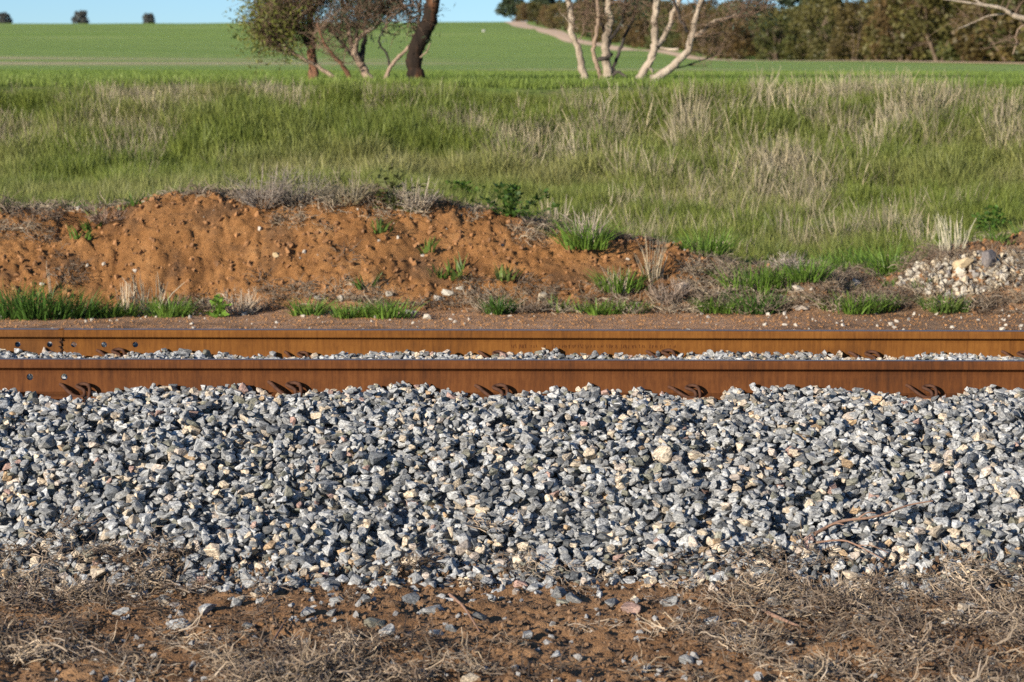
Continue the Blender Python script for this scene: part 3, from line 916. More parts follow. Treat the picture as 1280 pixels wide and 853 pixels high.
def straw_litter():
    r = np.random.default_rng(41)
    N = 2750
    y = 5.5 + 2.35*r.random(N); x = (r.random(N)*2-1)*2.5
    px = x/y*F_PX+CX; pyy = HOR + CAM_Z/y*F_PX
    d = fbm(x*1.6, y*2.2, 291, 4)*.5+.5
    dens = .05 + sstep(.50, .70, d)*.55
    dens += .85*np.exp(-((px-20)/110)**2-((pyy-735)/48)**2)
    dens += .50*sstep(820, 960, px)*np.exp(-((pyy-745)/62)**2) + .5*np.exp(-((px-1180)/140)**2-((pyy-820)/50)**2)
    dens += .7*np.exp(-((px-450)/180)**2-((pyy-835)/28)**2)
    dens += .5*np.exp(-((pyy-722)/18)**2)*(px > 330)*(px < 900)
    dens *= 1-.85*np.exp(-((px-470)/150)**2-((pyy-775)/32)**2)
    dens *= 1-.75*np.exp(-((px-1140)/70)**2-((pyy-722)/16)**2)
    dens *= 1-.8*np.exp(-((px-760)/150)**2-((pyy-838)/26)**2)
    dens *= 1-.7*np.exp(-((px-160)/70)**2-((pyy-790)/26)**2)
    keep = r.random(N) < np.clip(dens, 0, .8)*np.interp(ballast_top(x, y), [.0, .05, .10, .17], [1, .50, .12, 0])
    x, y = x[keep], y[keep]; n = len(x)
    zs = surface(x, y)
    tint = mixc((.135, .094, .066), (.42, .335, .25), r.random(n)**1.3)*r.uniform(.6, 1.1, (n, 1))
    s = .7 + .6*r.random(n)
    rot = np.stack([r.normal(0, .15, n), r.normal(0, .15, n), r.uniform(0, 6.28, n)], 1)
    scatter('straw_litter', C_LITTER, 7, np.stack([x, y, zs+.004], 1), rot, np.stack([s, s, s*.9], 1), tint, r)
    # soil crumbs and tiny white pebbles
    N = 24000
    y = 5.4 + 2.1*r.random(N); x = (r.random(N)*2-1)*2.5; z = surface(x, y)
    s = .0022 + .0075*r.random(N)**3
    tint = mixc((.09, .053, .030), (.22, .13, .07), r.random(N))
    wht = r.random(N) < .003; tint[wht] = (.66, .62, .56); s[wht] = .0038
    gr = (r.random(N) < .022) & ~wht; tint[gr] = (.28, .27, .26); s[gr] = .007+.006*r.random(gr.sum())
    rot = r.uniform(0, 6.28, (N, 3))
    scatter('soil_crumbs', C_PEB, 8, np.stack([x, y, z+s*.3], 1), rot, np.stack([s, s*.85, s*.7], 1), tint, r)
straw_litter()

def mound_debris():
    r = np.random.default_rng(51)
    # clods and pale pebbles on the spoil and the bare strip
    N = 15000
    y = 14.2 + 3.4*r.random(N)**.7; x = (r.random(N)*2-1)*4.7; z = surface(x, y)
    s = .004 + .017*r.random(N)**4*np.where(y < 15.9, .25, 1)
    tint = mixc((.17, .080, .031), (.33, .158, .060), r.random(N)); tint[y < 15.9] *= np.array([1.15, 1.2, 1.2])
    pale = r.random(N) < np.where(y < 16.2, .035, .012) + .02*sstep(1.2, 2.4, x)*(y < 16.6)
    tint[pale] = mixc((.36, .31, .25), (.50, .45, .38), r.random(pale.sum())); s[pale] = .005 + .012*r.random(pale.sum())**2.5
    rot = r.uniform(0, 6.28, (N, 3))
    scatter('soil_clods', C_PEB, 8, np.stack([x, y, z+s*.2], 1), rot, np.stack([s*1.2, s, s*.75], 1), tint, r)
    # dead roots and fallen straw on the spoil face
    N = 2400
    y = 15.85 + 1.75*r.random(N); x = (r.random(N)*2-1)*4.6
    d = fbm(x*1.4, y*2.5, 301, 3)*.5+.5
    keep = r.random(N) < np.clip(sstep(.46, .66, d)*.7 + .7*np.exp(-((y-16.05)/.14)**2)*sstep(-2.6, -1.2, x) + .6*np.exp(-((y-17.3)/.2)**2), 0, 1)
    x, y = x[keep], y[keep]; n = len(x)
    tint = mixc((.12, .085, .06), (.32, .26, .19), r.random(n)**1.5)
    s = .9 + .8*r.random(n)
    rot = np.stack([r.normal(.45, .2, n)*(y < 17.1)*(y > 16.1), r.normal(0, .15, n), r.uniform(-.5, .5, n)], 1)
    scatter('dead_roots', C_LITTER, 7, np.stack([x, y, surface(x, y)+.004], 1), rot, u3(s), tint, r)
    # low weeds on the flank
    N = 520
    y = 15.9 + 2.4*r.random(N); x = (r.random(N)*2-1)*4.6
    d = fbm(x*1.1, y*1.6, 311, 3)*.5+.5
    keep = r.random(N) < np.clip(sstep(.55, .75, d)*.4 + .85*sstep(.5, 1.2, x)*(y > 16.95) + .5*(y > 17.5), 0, 1)
    x, y = x[keep], y[keep]; n = len(x)
    scatter('low_weeds', C_HERB, 4, np.stack([x, y, surface(x, y)-.005], 1), np.stack([r.normal(0, .15, n), r.normal(0, .15, n), r.uniform(0, 6, n)], 1), u3(.7+.7*r.random(n)), mixc((.075, .15, .025), (.15, .19, .05), r.random(n)), r)
mound_debris()

# ------------------------------------------------------------------ plants that stand out one by one
GREEN = (.120, .205, .032); DARKG = (.065, .135, .024); STRAW = (.36, .30, .215); GREY = (.22, .185, .155); OLIVE = (.115, .13, .042)
def plant(name, mesh, px, py, label, cat, color, dmin=5.4, group=None, scale=1.0, rz=None):
    p = hit(px, py, dmin)
    o = obj(name, mesh, None, None, p - Vector((0, 0, .01))); o.color = (*color, 1)
    o.scale = (scale,)*3; o.rotation_euler = (0, 0, random.uniform(0, 6.28) if rz is None else rz)
    tag(o, label, cat, group); return o
def green_tuft(seed, h, spread, nb=90, lean=.95, w=.0095):
    h *= 1.45; nb = int(nb*1.7); spread *= 1.15
    return tuft_mesh('grass_clump', seed, nb, h, w, spread, lean, M_GRASS_O, .7, 4)
def dry_tuft(seed, h, spread, ns=45, lean=.25, rad=.0035): return stubble_mesh('dry_grass_clump', seed, ns, h, rad, spread, M_STRAW_O, lean, .16)
def shrub_mesh(seed, h, w, n=70, rad=.0035):
    r = random.Random(seed); b = MB()
    for _ in range(n):
        a = r.uniform(0, 2*math.pi)
        P = stem_curve(r, h*r.uniform(.5, 1.1), (w*.25*math.cos(a), w*.25*math.sin(a), -.01), a, r.uniform(.35, 1.45), .25, 5)
        k = rad*r.uniform(.6, 1.2); b.tube(P, [k, k*.9, k*.8, k*.6, k*.5, k*.3], 3, r.random())
        for q in range(4):
            i = r.randint(1, 4)
            P2 = stem_curve(r, h*r.uniform(.12, .35), P[i], r.uniform(0, 6.28), r.uniform(-.2, 1.3), .35, 3)
            b.tube(P2, [k*.6, k*.5, k*.4, k*.25], 3, r.random())
    me = b.mesh('dead_shrub', False); me.materials.append(M_STRAW_O); return me
def leafy_mesh(seed, h, w, n=150, leaf=.035):
    r = random.Random(seed); b = MB()
    pts = []
    for _ in range(20):
        a = r.uniform(0, 6.28); el = r.uniform(.15, 1.5)
        P = stem_curve(r, math.hypot(w*math.cos(el), h*math.sin(el)), (0, 0, 0), a, el, .12, 5)
        b.tube(P, [.004, .004, .003, .002, .002, .001], 4, .3); pts += P[1:] + P[3:]
    for _ in range(n):
        p0 = r.choice(pts)
        az = r.uniform(0, 6.28); el = r.uniform(-.3, .9); d = Vector((math.cos(az)*math.cos(el), math.sin(az)*math.cos(el), math.sin(el)))
        s = d.cross(Vector((r.uniform(-1, 1), r.uniform(-1, 1), 1))).normalized(); l = leaf*r.uniform(.6, 1.3)
        p = p0
        b.add([tuple(p), tuple(p+d*l*.5+s*l*.3), tuple(p+d*l), tuple(p+d*l*.5-s*l*.3)], [(0, 1, 2, 3)], r.random())
    me = b.mesh('leafy_weed', False); me.materials.append(M_GRASS_O); return me

PL = [
 # kind, px, py, height, spread, label, colour
 ('g', 18, 398, .19, .15, 'lush dark green grass clump, largest of the green strip at the mound foot', DARKG),
 ('g', 52, 398, .17, .15, 'dark green grass clump in the middle of the lush strip below the mound', DARKG),
 ('g', 96, 397, .15, .12, 'deep green grass clump ending the lush strip below the mound', DARKG),
 ('g', 142, 396, .10, .13, 'bright spreading grass tuft at the mound foot below dry stubble', GREEN),
 ('g', 213, 396, .11, .13, 'rounded green grass tuft between dry stubble and broad-leaved weed', GREEN),
 ('g', 386, 394, .10, .09, 'small upright yellow-green grass tuft at the foot of the orange mound', (.13, .22, .04)),
 ('g', 440, 397, .09, .11, 'flattened green grass tuft, spreading sideways on the edge of bare strip', GREEN),
 ('g', 484, 397, .10, .13, 'flattened wide green grass tuft beside pale stones on the strip edge', GREEN),
 ('g', 622, 392, .10, .07, 'short dark green grass tuft among stones and straw at the mound toe', DARKG),
 ('g', 745, 392, .08, .13, 'low wide grass mat edging the bare strip below the dry bent stalks', GREEN),
 ('g', 790, 391, .07, .10, 'low grass mat under the collapsed dry clump', GREEN),
 ('g', 775, 366, .13, .12, 'green grass tuft half way up the mound with a dry stalk through it', GREEN),
 ('g', 728, 312, .17, .13, 'green grass tuft on the mound shoulder under tall grey dry stalks', GREEN),
 ('g', 938, 366, .17, .14, 'thick bright green grass tussock above the strip edge beside the dry mat', GREEN),
 ('g', 975, 362, .13, .12, 'bright green grass on the flank next to the thick tussock', GREEN),
 ('g', 945, 390, .12, .13, 'dense green tussock on the strip edge beside the sandy heap', DARKG),
 ('g', 895, 390, .09, .12, 'low green tuft on the strip edge beside pale loose stones', GREEN),
 ('g', 1065, 390, .11, .13, 'green tussock at the foot between the sandy heap and the rubble', GREEN),
 ('g', 1100, 388, .09, .10, 'thin green tuft beside the tussock between heap and rubble', GREEN),
 ('g', 1180, 389, .09, .12, 'sparse yellow-green grass tuft below the pale rubble', (.13, .20, .045)),
 ('g', 1110, 345, .19, .18, 'big green tussock behind the sandy heap, next to the rubble', GREEN),
 ('g', 1060, 338, .14, .16, 'dense green grass behind the sandy heap', GREEN),
 ('g', 1010, 352, .13, .12, 'green grass tuft beside the grey dead shrub behind the heap', GREEN),
 ('g', 880, 318, .14, .16, 'green tuft on the low crest among short dry stubble', GREEN),
 ('d', 66, 372, .32, .035, 'two tall dry stalks standing on the orange mound face', STRAW),
 ('d', 186, 392, .30, .09, 'upright pale dry stubble at the mound foot', STRAW),
 ('d', 158, 394, .22, .05, 'leaning broken dry stalks beside the pale stubble', (.36, .29, .21)),
 ('d', 692, 285, .28, .09, 'tall pale dry grass stalks on the mound shoulder', STRAW),
 ('d', 735, 300, .26, .10, 'grey seed-headed dry stalks rising out of a green tuft', (.36, .30, .24)),
 ('d', 815, 348, .30, .06, 'fan of pale dry stalks standing above a collapsed clump', STRAW),
 ('d', 1152, 320, .36, .08, 'tall dry stalk bunch behind the rubble heap', STRAW),
 ('d', 1192, 312, .26, .10, 'short grey dry stalks beside the leafy green weed', (.34, .31, .22)),
 ('d', 770, 372, .22, .05, 'bent dry stalks poking through green grass on the mound flank', STRAW),
 ('d', 915, 322, .18, .16, 'short dry stubble along the low crest', STRAW),
 ('s', 835, 378, .20, .20, 'collapsed grey-brown dead clump on the mound flank', (.25, .19, .15)),
 ('s', 985, 345, .20, .17, 'grey twiggy dead shrub behind the sandy heap', (.33, .28, .25)),
 ('s', 330, 258, .33, .24, 'pale grey dead shrub on the highest part of the mound', GREY),
 ('s', 372, 256, .30, .26, 'dense grey-brown dead shrub on the mound crest between two others', (.22, .19, .15)),
 ('s', 432, 256, .29, .26, 'brownish dead shrub on the crest beside the olive bush', (.20, .17, .11)),
 ('s', 130, 278, .14, .24, 'low dark dead shrub in the dip of the mound crest', (.22, .155, .12)),
 ('s', 520, 262, .26, .14, 'thin grey dead stalks on the crest past the olive bush', (.33, .28, .22)),
 ('s', 300, 392, .20, .22, 'heap of fallen dry sticks at the mound foot', (.36, .29, .22)),
 ('s', 1035, 262, .20, .24, 'dark brown dead shrub in the grass below the bank', (.16, .12, .095)),
 ('s', 1050, 305, .24, .30, 'wide bare grey-brown shrub in the hollow behind the mound', (.21, .19, .13)),
 ('b', 272, 396, .13, .10, 'broad-leaved bright green weed at the mound foot', (.14, .24, .035)),
 ('b', 493, 262, .30, .16, 'olive green bush on the mound crest', OLIVE),
 ('b', 640, 272, .22, .34, 'dark green leafy bush behind the mound shoulder', (.055, .105, .020)),
 ('b', 1238, 298, .26, .20, 'large leafy green weed behind the rubble heap', (.075, .15, .025)),
 ('b', 578, 255, .18, .28, 'mid green leafy weed patch behind the mound crest', (.085, .15, .022)),
]
random.seed(77)
for i, (kd, px, py, h, sp, lab, colr) in enumerate(PL):
    if kd == 'g': plant('grass_clump', green_tuft(500+i, h, sp, int(60+500*sp)), px, py, lab, 'grass clump', colr)
    elif kd == 'd': plant('dry_grass_clump', dry_tuft(500+i, h, sp, 3 if sp < .04 else int(22+220*sp)), px, py, lab, 'dry grass', colr)
    elif kd == 's': plant('dead_shrub', shrub_mesh(500+i, h, sp, 70), px, py, lab, 'shrub', colr)
    else: plant('leafy_weed', leafy_mesh(500+i, h, sp, int(90+900*sp), .035+.05*h), px, py, lab, 'weed', colr)

# dead twigs lying in the foreground
M_TWIG = mat_simple('weathered_brown_twig', (.24, .145, .10), .85, .15, .35, 40, .5, .003)
def twig(pixels, r0, label, lift=.012, side=()):
    P = []
    for i, (px, py) in enumerate(pixels):
        p = hit(px, py); P.append(p + Vector((0, 0, lift + r0)))
    base = P[0].copy(); b = MB()
    Q = smooth_path([p-base for p in P], 6)
    b.tube(Q, [r0*(1-.7*i/(len(Q)-1)) for i in range(len(Q))], 7)
    r = random.Random(int(r0*1e5)+len(label))
    for s in side:
        a = Q[int(s*(len(Q)-1))]; d = (Q[-1]-Q[0]).normalized()
        L = r.uniform(.08, .16); e = a + d*L + Vector((r.uniform(-.03, .03), -r.uniform(.02, .06), r.uniform(-.01, .03)))
        b.tube(smooth_path([a, (a+e)/2+Vector((0, 0, .01)), e], 4), [r0*.5*(1-.07*i) for i in range(9)], 5)
    o = obj('dead_twig', b.mesh('dead_twig'), M_TWIG, None, base); tag(o, label, 'twig')
twig([(1018, 684), (1050, 668), (1095, 660), (1135, 648), (1166, 641)], .0065, 'long bowed brown twig lying across the ballast stones', .03, (.15, .4))
twig([(1020, 690), (1055, 688), (1085, 700), (1105, 712)], .004, 'thin forked twig under the bowed brown one', .02, (.5,))
twig([(562, 748), (580, 770), (600, 796)], .006, 'short dark stick lying on bare brown dirt below the ballast toe', .004)
twig([(950, 770), (985, 784), (1000, 792)], .008, 'pale straight stick on dirt beside dry straw mat', .006)
twig([(340, 808), (352, 790), (358, 778)], .004, 'thin bent black twig on the bare dirt patch', .004)

# loose ballast stones lying on the dirt
LOOSE = [(258, 765, .030), (96, 812, .018), (312, 786, .024), (222, 786, .028), (232, 784, .02), (163, 742, .02), (300, 752, .02), (385, 768, .026), (415, 770, .02), (470, 783, .030), (440, 800, .018), (540, 768, .036), (545, 795, .026), (484, 794, .022), (513, 754, .03), (600, 776, .02), (565, 790, .022), (660, 798, .018), (455, 752, .02), (890, 780, .030), (858, 830, .022), (695, 822, .018), (655, 808, .016), (790, 766, .03), (765, 757, .026), (838, 757, .028), (970, 756, .026), (1075, 778, .022), (1188, 780, .026), (1205, 764, .024), (1012, 842, .03), (975, 775, .02), (1106, 745, .026), (1125, 750, .024), (330, 742, .03), (205, 758, .02), (150, 768, .024), (420, 752, .018), (718, 752, .034), (696, 745, .03), (586, 852, .028), (930, 800, .02), (1240, 830, .018)]
rl = np.random.default_rng(61)
for (px, py, s) in LOOSE:
    p = hit(px, py)
    o = bpy.data.objects.new('loose_stone', TEMPL_MESH[int(rl.integers(len(TEMPL)))]); COL.objects.link(o)
    o.location = p + Vector((0, 0, s*.16)); o.rotation_euler = (rl.normal(0, .2), rl.normal(0, .2), rl.uniform(0, 6.28)); o.scale = (s*1.1, s*.85, s*.6)
    o.color = (*(stone_tint(rl, .25)*.8), 1)
    tag(o, 'loose ballast stone lying on the brown dirt and straw below the ballast toe', 'stone', 'loose stones on the dirt')

# rubble heap and single rocks beyond the track
def rubble():
    r = np.random.default_rng(71)
    c = hit(1195, 372); t = empty('rubble_heap', c); tag(t, 'heap of broken pale grey and cream stones on the sandy mound end', 'rubble')
    inv = Matrix.Translation(-c)
    n = 0; placed = []
    while n < 250:
        px = r.uniform(1118, 1300); py = r.uniform(318, 377)
        top = np.interp(px, [1118, 1150, 1180, 1210, 1250, 1300], [352, 334, 326, 322, 322, 318]); bot = np.interp(px, [1118, 1150, 1190, 1240, 1300], [358, 366, 376, 366, 352])
        if not top < py < bot: continue
        p = hit(px, py, 15.4)
        s = r.uniform(.013, .028)*(1.0 if r.random() < .85 else 1.35)
        p.z += s*.30 + r.random()*.012
        if any((p-q).length < (s+w)*.72 for q, w in placed): 
            if r.random() < .93: continue
        placed.append((p, s))
        o = bpy.data.objects.new('stone', ROCK_MESH[int(r.integers(len(TEMPL)))]); COL.objects.link(o); o.parent = t
        o.location = p - c; o.rotation_euler = (r.normal(0, .6), r.normal(0, .6), r.uniform(0, 6.28)); o.scale = (s*1.15, s*.9, s*.7)
        u = r.random(); q = (.45, .40, .32) if u < .6 else (.48, .39, .27) if u < .88 else (.30, .27, .24)
        o.color = (*(np.array(q)*r.uniform(.8, 1.15)), 1); n += 1
rubble()
ROCKS = [(1204, 337, .072, (.62, .47, .28), 'large cream yellow rock on top of the rubble heap', (1.1, .8, .75)),
         (1236, 335, .070, (.20, .175, .165), 'dark grey-brown upright rock on top of the rubble heap', (.75, .7, 1.05)),
         (1208, 384, .045, (.42, .40, .37), 'grey oval stone lying below the rubble heap', (1.2, .8, .6)),
         (679, 375, .042, (.62, .52, .38), 'cream rounded stone at the mound toe between grass tufts', (1.2, .8, .75)),
         (560, 370, .036, (.58, .52, .42), 'pale angular stone in the stony straw at the mound toe', (1.2, .8, .7)),
         (534, 399, .026, (.62, .55, .45), 'small cream stone on the bare strip below the flattened tuft', (1.1, .8, .8)),
         (852, 365, .045, (.58, .45, .34), 'pinkish cream stone under the collapsed dead clump', (1.1, .8, .7)),
         (998, 364, .036, (.60, .53, .44), 'pale flat stone on the side of the sandy heap', (1.3, .8, .5)),
         (1000, 388, .045, (.56, .48, .40), 'long pale flat stone at the foot of the sandy heap', (1.4, .8, .4)),
         (345, 322, .026, (.55, .42, .24), 'small yellowish stone stuck in the orange mound face', (1, .8, .8)),
         (1070, 358, .034, (.52, .47, .41), 'grey pebble-sized stone on the sandy slope beside the heap', (1, .8, .8)),
         (548, 376, .030, (.50, .46, .40), 'grey-white stone next to the pale angular one at the mound toe', (1.1, .8, .7)),
         (575, 364, .028, (.60, .55, .46), 'white chip above the pale angular stone at the mound toe', (1.2, .8, .6)),
         (486, 372, .026, (.55, .50, .42), 'small round pale stone in straw above the flattened tuft', (1, .8, .8)),
         (512, 392, .034, (.46, .42, .37), 'flat grey stone at the edge of the flattened wide tuft', (1.4, .8, .5)),
         (427, 378, .028, (.56, .50, .42), 'pale stone standing by the sticks at the mound toe', (.8, .8, 1.0)),
         (1085, 382, .030, (.52, .46, .39), 'cream stone between two tufts below the sandy slope', (1.2, .8, .7)),
         (397, 378, .026, (.58, .50, .40), 'small pale stone half buried in straw at the mound toe', (1, .8, .8))]
rr = np.random.default_rng(81)
for (px, py, s, c, lab, sc) in ROCKS:
    p = hit(px, py, 13.5)
    o = bpy.data.objects.new('rock', ROCK_MESH[int(rr.integers(len(TEMPL)))]); COL.objects.link(o)
    o.location = p + Vector((0, 0, s*sc[2]*.55)); o.rotation_euler = (rr.normal(0, .2), rr.normal(0, .2), rr.uniform(-.5, .5)); o.scale = (s*sc[0], s*.8, s*sc[2])
    o.color = (*[q*.72 for q in c], 1); tag(o, lab, 'rock')
p = hit(605, 41, 60)
o = bpy.data.objects.new('rock', ROCK_MESH[3]); COL.objects.link(o); o.location = p + Vector((0, 0, .25)); o.scale = (.26, .22, .16); o.color = (.42, .40, .38, 1)
tag(o, 'lone whitish rock far out in the green field', 'rock')

# ------------------------------------------------------------------ trees
def mat_bark(name, cols, sc=14):
    k = NT(name); p = k.n('ShaderNodeTexCoord').outputs['Object']
    a = k.noise(k.mapping(p, (1, 1, .22)), sc, 6, .7); b = k.noise(p, 2.6, 4, .6)
    f = k.math('ADD', k.math('MULTIPLY', a, .55), k.math('MULTIPLY', b, .45))
    k.principled(k.ramp(f, [(.36, cols[0]), (.5, cols[1]), (.66, cols[2])]), .9, spec=.15, normal=k.bump(a, 1.0, .045)); return k.m
B_RED = mat_bark('red_brown_bark', [(.07, .035, .022), (.20, .10, .06), (.34, .20, .13)])
B_GREY = mat_bark('grey_brown_bark', [(.13, .09, .065), (.28, .20, .145), (.44, .34, .25)])
B_DARK = mat_bark('peeling_dark_bark', [(.012, .009, .007), (.026, .017, .012), (.17, .075, .035)], 9)
B_PALE = mat_bark('pale_smooth_bark', [(.10, .078, .058), (.33, .265, .20), (.48, .41, .325)], 9)
B_BLACK = mat_bark('blackened_bark', [(.02, .018, .016), (.05, .042, .037), (.11, .09, .08)])
B_SCRUB = mat_bark('scrub_bark', [(.06, .042, .03), (.14, .10, .07), (.26, .20, .15)])
M_LEAF = mat_grass('eucalypt_leaves', .25, 'OBJECT')
M_TWIGS = mat_simple('crown_twigs', (.17, .115, .08), .9, .1, .3, 10, .2, .003)

def stem(b, pixels, D, r0, r1, wob=.02, seed=0, ns=9, dy=0.0):
    """stem through photo pixels at the distance of its foot; runs on above the frame"""
    r = random.Random(seed); P = []
    for i, (px, py) in enumerate(pixels):
        p = at(px, py, D + dy*i/(max(1, len(pixels)-1))); P.append(p)
    P = smooth_path(P, 5)
    for i in range(1, len(P)-1): P[i] = P[i] + Vector((r.gauss(0, wob), r.gauss(0, wob), 0))*.5
    n = len(P)
    b.tube(P, [(r0 + (r1-r0)*(i/(n-1))**.8)*(1 + .35*math.exp(-i/1.5)*(r0 > .03))*(1 + r.gauss(0, .07)) for i in range(n)], ns, r.random())
    return P
def crown(skel, vols, D, ntw, nleaf, lsize, seed, base, rad=.006):
    """fine branches from the skeleton to points spread through the crown volumes, with leaves near their ends"""
    r = random.Random(seed); tw = MB(); lf = MB()
    for (cx, cy, rx, ry, dz, wgt, leafy) in vols:
        for _ in range(int(ntw*wgt)):
            while True:
                u = [r.uniform(-1, 1) for _ in range(3)]
                q = sum(v*v for v in u)
                if q < 1 and r.random() < .25+.75*q: break
            T = at(cx+u[0]*rx, cy+u[1]*ry, D+u[2]*dz)
            # nearest of a few skeleton points below the target
            cand = [skel[r.randrange(len(skel))] for _ in range(14)]
            S = min(cand, key=lambda s: (s-T).length + (1.0 if s.z > T.z else 0))
            m = (S+T)/2 + Vector((r.gauss(0, .06), r.gauss(0, .06), r.uniform(-.10, .06)))
            P = smooth_path([S, m, T], 3)
            k = rad*r.uniform(.6, 1.5)
            tw.tube([p-base for p in P], [k*(1-.12*i) for i in range(len(P))], 4, r.random())
            for _ in range(3):
                a = P[r.randrange(2, len(P))]; e = a + Vector((r.gauss(0, .14), r.gauss(0, .12), r.gauss(.03, .12)))
                tw.tube([a-base, (a+e)/2+Vector((0, 0, .015))-base, e-base], [k*.5, k*.4, k*.25], 3, r.random())
                nl = nleaf*leafy
                nl = int(nl) + (r.random() < nl-int(nl))
                for _ in range(nl):
                    c = e + Vector((r.gauss(0, .06), r.gauss(0, .06), r.gauss(0, .06)))
                    d = Vector((r.gauss(0, 1), r.gauss(0, 1), r.gauss(-.4, .8))).normalized(); s = d.cross(Vector((r.gauss(0, 1), r.gauss(0, 1), r.gauss(0, 1)))).normalized()
                    l = lsize*r.uniform(.6, 1.3); c = c-base
                    lf.add([tuple(c), tuple(c+d*l*.45+s*l*.13), tuple(c+d*l), tuple(c+d*l*.45-s*l*.13)], [(0, 1, 2, 3)], r.random())
    return tw, lf
def tree(name, label, cat, D, basepx, stems, vols, bark, leafcol, ntw=150, nleaf=4, lsize=.07, seed=1, group=None, rad=.006):
    base = at(basepx[0], basepx[1], D); base.z = float(terrain(base.x, base.y))
    t = empty(name, base); tag(t, label, cat, group)
    skel = []
    for i, (pix, r0, r1, mat, dy) in enumerate(stems):
        b = MB()
        P = stem(b, pix, D, r0, r1, .012, seed*31+i, 10, dy)
        if i == 0 or pix[0][1] > 90:                             # reach down into the ground
            f = P[0].copy(); f.z = float(terrain(f.x, f.y)) - .05
            if f.z < P[0].z: b.tube([f, P[0]], [r0*1.5, r0*1.35], 10)
        b.V = [tuple(Vector(v)-base) for v in b.V]
        o = obj('trunk' if i == 0 or r0 >= .045 else 'branch', b.mesh('stem'), mat or bark, t if i == 0 or r0 >= .045 else first)
        if i == 0: first = o
        skel += P[len(P)//3:]
    if vols:
        tw, lf = crown(skel, vols, D, ntw, nleaf, lsize, seed, base, rad)
        if tw.V: obj('twigs', tw.mesh('twigs'), M_TWIGS, t)
        if lf.V:
            o = obj('crown', lf.mesh('crown', False), M_LEAF, t); o.color = (*leafcol, 1)
    return t

OL = (.125, .135, .030); DK = (.040, .060, .034); BR = (.12, .095, .045)
tree('mallee_tree', 'bushy olive mallee with one straight reddish trunk standing on the bank crest', 'tree', 28.2, (393, 105),
     [([(393, 105), (391, 80), (390, 55), (388, 30), (386, 5), (384, -40), (380, -110)], .062, .03, B_RED, 0),
      ([(389, 62), (378, 44), (368, 28), (352, 10), (335, -20)], .035, .012, B_BLACK, -.3),
      ([(424, 102), (408, 90), (390, 79), (372, 70), (352, 58), (335, 44)], .030, .010, B_GREY, -.2),
      ([(388, 20), (404, -10), (420, -60)], .03, .012, B_RED, .3)],
     [(332, 24, 17, 32, .4, 1.2, .9), (352, 4, 32, 38, .6, 1.2, .5), (392, 2, 36, 40, .7, .8, .12), (375, -80, 70, 60, 1.2, 1.0, 1.2)], B_RED, OL, 190, 5, .07, 1, None, .0045)
tree('mallee_tree', 'dark twiggy many-stemmed mallee fanning out beside the reddish trunk', 'tree', 28.0, (455, 104),
     [([(464, 104), (455, 88), (447, 72), (440, 58), (436, 40), (430, 15), (424, -30)], .058, .02, B_GREY, .1),
      ([(438, 104), (434, 92), (426, 80), (414, 66), (404, 50), (396, 30)], .036, .01, B_RED, -.2),
      ([(452, 82), (444, 66), (446, 52), (456, 42), (470, 33), (478, 20), (492, 11), (506, 9)], .036, .016, B_GREY, -.3),
      ([(456, 90), (448, 78), (436, 64), (424, 50), (412, 36)], .03, .01, B_BLACK, .2),
      ([(450, 78), (456, 50), (458, 20), (462, -20), (466, -70)], .034, .014, B_BLACK, .3),
      ([(444, 70), (446, 40), (448, 10), (446, -40)], .03, .012, B_BLACK, .1)],
     [(438, 2, 36, 34, .7, 1.2, .35), (468, 0, 34, 22, .6, .7, .35), (415, 42, 26, 32, .5, .45, .0), (450, -70, 70, 50, 1.2, 1.0, 1.2), (500, 0, 24, 12, .4, .2, .3)], B_GREY, DK, 180, 5, .06, 2, None, .0045)
tree('mallee_sapling', 'slim pale forked stem bending over towards the dark leaning trunk', 'tree', 27.8, (482, 104),
     [([(480, 104), (486, 88), (494, 76), (506, 64), (516, 52), (523, 38), (524, 20), (528, -20), (530, -80)], .026, .014, B_GREY, 0),
      ([(488, 84), (482, 66), (474, 52), (478, 40), (484, 26), (490, 0)], .016, .007, B_BLACK, -.1)],
     [(508, 14, 22, 24, .4, .5, .5), (522, -70, 40, 40, .8, .6, 1.5)], B_GREY, DK, 110, 4, .06, 3)
tree('leaning_tree', 'thick dark trunk with peeling orange bark leaning on the bank crest', 'tree', 27.6, (520, 109),
     [([(521, 109), (520, 96), (517, 80), (520, 62), (529, 44), (536, 26), (541, 5), (545, -30), (556, -90)], .098, .085, B_DARK, 0),
      ([(516, 80), (532, 66), (538, 54)], .012, .006, B_GREY, -.15)],
     [(560, -150, 110, 60, 1.6, 1.3, 1.6)], B_DARK, DK, 200, 5, .07, 4)
tree('pale_tree', 'slender pale bare trunk standing apart from the forked pale trees', 'tree', 28.4, (731, 100),
     [([(731, 100), (727, 82), (723, 62), (715, 42), (715, 24), (712, 6), (707, -30), (704, -90)], 0.043, 0.035, B_PALE, 0),
      ([(722, 36), (712, 28), (700, 16)], 0.010, 0.004, B_PALE, -.1),
      ([(724, 50), (730, 38), (729, 24), (736, 8)], 0.008, 0.004, B_GREY, .1)],
     [(704, -140, 70, 50, 1.2, 1.0, 1.5), (730, 12, 20, 20, .3, .3, .0)], B_PALE, OL, 150, 5, .07, 5, None, .004)
